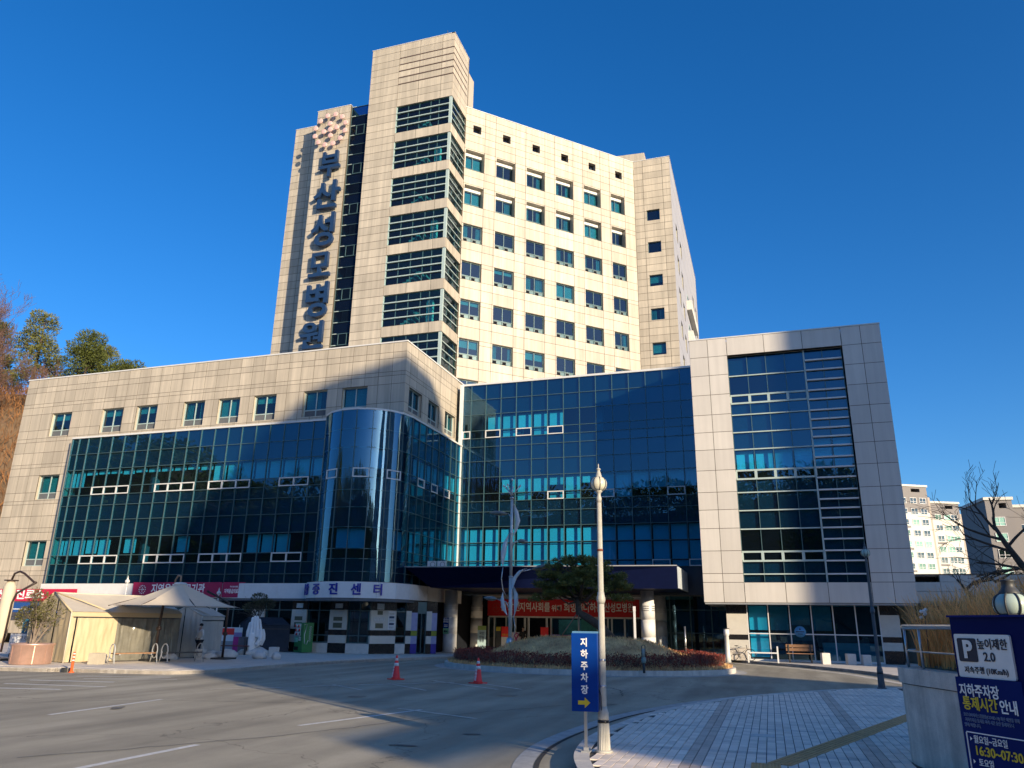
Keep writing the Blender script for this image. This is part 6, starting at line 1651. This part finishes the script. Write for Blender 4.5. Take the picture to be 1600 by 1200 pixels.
apartment('grey apartment slab behind the bare tree at the far right edge', 41.6, 153, R(4), 10, 12, 22.6, (.8,3.6,6.6), 3.0, 6, 2.7, True)
# ================================================================== wooded hills
m_hill = mat('hill_leaf_litter', (.17,.11,.06), .95, var=.4, scale=.3)
def hillmesh(name, fn, x0, x1, y0, y1, nx, ny, m):
    b = MB()
    for i in range(nx+1):
        for j in range(ny+1):
            x = x0+(x1-x0)*i/nx; y = y0+(y1-y0)*j/ny; b.v.append((x,y,fn(x,y)))
    for i in range(nx):
        for j in range(ny):
            a = i*(ny+1)+j; b.f.append([a,a+ny+1,a+ny+2,a+1]); b.sm.append(True)
    return struct(name, b, m)
def sst(t): t = max(0,min(1,t)); return t*t*(3-2*t)
def hillL(x, y):
    u = sst((-48-x)/62)*sst((y-26)/60)
    return -.3+35*u+1.5*noise.noise(Vector((x*.05,y*.05,0)))*u
hillmesh('hillside', hillL, -200, -50, 24, 190, 40, 40, m_hill)
def conifer(label, x, y, h, r, m, seed, group):
    z = hillL(x,y)-.3; random.seed(seed)
    t = thing('pine_tree', label, 'tree', (x,y,z), 0, group)
    MB().tube([(x,y,z),(x+.2,y,z+h*.5),(x+.1,y,z+h*.92)],[.28,.2,.06],7).build('trunk', m_bark, t)
    lf = MB(); bb = MB()
    for k in range(60):
        s = random.uniform(.12,1); a = random.uniform(0,2*math.pi); rr = r*(1.08-s)**.6*random.uniform(.45,1.1)
        c = (x+rr*math.cos(a), y+rr*math.sin(a), z+h*s); bb.tube([(x,y,z+h*s*.92),c],[.06,.02],4)
        leafcloud(lf, c, (r*.25,r*.25,r*.17), 190, .42, .12)
    bb.build('branches', m_bark, t); lf.build('needles', m, t)
PG = 'pines on the left hillside'
for i, (x,y,h,r,l) in enumerate(((-106,84,13.5,4.2,'tallest pine above the brown thicket at the far left'),(-113,82,12,3.8,'pine at the very left edge of the hillside'),(-98,86,12,5.0,'bright green pine standing left of the roof line'),(-91.5,88,11.5,5.0,'broad green pine in the middle of the hillside group'),(-85.5,90,9.8,4.4,'dark pine beside the broad green one'),(-80,92,8.2,4.0,'lower pine just above the roof edge'),(-75.5,94,7.0,3.2,'small rightmost pine above the roof edge'),(-102,92,11,4.6,'pine behind the tallest one'),(-95,90,10,4.2,'pine filling the gap left of the broad green one'),(-88,95,10,4.4,'pine seen between the broad green pine and the dark one'),(-81,98,8.5,3.8,'pale green pine behind the low ones by the roof edge'))):
    conifer(l, x, y, h, r, m_pine if i in (2,3) else (m_pine2 if i in (0,4,7) else m_pine), 40+i, PG)
random.seed(77)
m_twl = mat('hill_bare_twigs', (.20,.115,.085), .9, var=.3, scale=.2)
for i, (x,y,h,l) in enumerate(((-101,72,13,'bare reddish tree left of the roof corner'),(-106,74,15,'bare pinkish-brown tree at the top left of the thicket'),(-96,70,8.5,'bare tree close to the wall corner'),(-110,70,14,'bare tree at the left edge, middle height'),(-92,64,8,'bare tree low beside the wall'),(-99,62,8,'bare tree with pale leaning trunk'),(-88,58,7,'low bare tree at the foot of the slope'),(-105,66,9.5,'bare tree behind the leaning one'),(-93,76,8,'bare tree under the bright green pine'),(-84,54,6,'lowest bare tree above the tents'))):
    z = hillL(x,y)-.2; t = thing('bare_tree', l, 'tree', (x,y,z), 0, 'bare trees on the left hillside')
    MB().tube([(x,y,z),(x+random.uniform(-.5,.5),y,z+h*.25),(x+random.uniform(-1,1),y,z+h*.5)],[.2,.16,.1],6).build('trunk', m_barkp, t)
    b = MB()
    for k in range(14): branch(b, (x+random.uniform(-.3,.3),y,z+h*random.uniform(.2,.5)), (random.uniform(-.8,.8),random.uniform(-.8,.8),.9), h*.36, .09, 4, .55, .2, 3, 3, None, .018)
    b.build('branches', m_twl, t)
brush = MB()
for _ in range(22000):
    x = random.uniform(-128,-62); y = random.uniform(34,86); z = hillL(x,y)
    brush.leaf((x,y,z), Vector((random.uniform(-.7,.7),random.uniform(-.7,.7),.9)), random.uniform(.8,2.6), .09)
brush.build('hillside_brush', mat('brush_rust', (.22,.10,.035), .9, var=.4, scale=.25, isl=.35), None, 'stuff')
# hills and neighbours behind the camera: they show in the glass and cast the long shadows
def hillB(x, y):
    v = sst((-55-y)/75); return -.3+v*(34+26*sst((-150-x)/60)+6*noise.noise(Vector((x*.012,3,0)))+2.5*noise.noise(Vector((x*.05,y*.05,1))))
hillmesh('hills', hillB, -330, 260, -260, -50, 60, 26, m_hill)
wd = MB(); random.seed(5)
for _ in range(1700):
    x = random.uniform(-300,200); y = random.uniform(-170,-70); z = hillB(x,y); h = random.uniform(4,9)
    for __ in range(60):
        d = Vector((random.uniform(-1,1),random.uniform(-1,1),random.uniform(-.6,1)))
        wd.leaf((x+d.x*h*.3,y+d.y*h*.3,z+h*.6+d.z*h*.4), d+Vector((0,0,.3)), h*.17, h*.09)
wd.build('far_woodland', m_pine2, None, 'stuff')
nb1 = math.sin(R(AZ)), -math.cos(R(AZ)); nw = math.cos(R(AZ)), math.sin(R(AZ))
def PT(s, w): return (nb1[0]*s+nw[0]*w, nb1[1]*s+nw[1]*w)
EOFF = lambda s: (s-50)*math.tan(R(EL))
def neighbour(label, s0, s1, prof, extra=None):
    """a building whose gable profile faces the hospital: prof = [(w, h), ...]"""
    w0 = sum(p[0] for p in prof)/len(prof); c = PT(s0, w0)
    t = thing('neighbour_building', label, 'building', (c[0],c[1],0), 0)
    vs = []
    for s in (s0, s1):
        for w, h in prof: x, y = PT(s,w); vs.append((x,y,h))
    n = len(prof); MB().add(vs, [tuple(range(n)), tuple(range(2*n-1,n-1,-1))]+[(i,n+i,n+(i+1)%n,(i+1)%n) for i in range(n)]).build('wall', m_apc, t)
    ww = [p[0] for p in prof]
    for k in range(8):
        for j in range(3):
            w = min(ww)+(max(ww)-min(ww))*(j+.6)/3.4; h = 4+3.3*k
            if h > 30: continue
            a = PT(s0-.05,w); o = MB(); u = Vector(nw)
            o.seg(Vector(a)+u*1.5, Vector(a), h, h+1.6, -.05, .05); o.build('window', m_dgrey, t)
    return t
PROF1 = [(7.8,-.2),(7.8,25),(8.6,27),(14.6,36.6),(17,39.0),(23.2,39.3),(24.6,38.2),(25.4,36),(25.4,-.2)]
neighbour('tall pale building behind the viewer that shades the road', 50, 58, PROF1)
neighbour('second pale building behind the viewer shading the right block', 50, 60, [(35.0,-.2),(35.0,43),(70,43),(70,-.2)])
eb = thing('shadow_caster', 'lower wing of the neighbouring building with a projecting eaves slab', 'building', (*PT(38,6.8),0), 0)
qa = [PT(37.0,5.5),PT(37.0,8.4),PT(37.4,8.4),PT(37.4,5.5)]
MB().hexa([(x,y,z) for (x,y),z in zip(qa,(11.80,12.08,12.08,11.80))], [(x,y,z) for (x,y),z in zip(qa,(12.50,12.95,12.95,12.50))]).build('shadow_beam', m_apc, eb)  # unseen beam, height and slant set for the shadow strip on the road
MB().prism([PT(37.0,8.41),PT(50,8.41),PT(50,9.4),PT(37.0,9.4)], -.2, 12.9).build('wall', m_apc, eb)
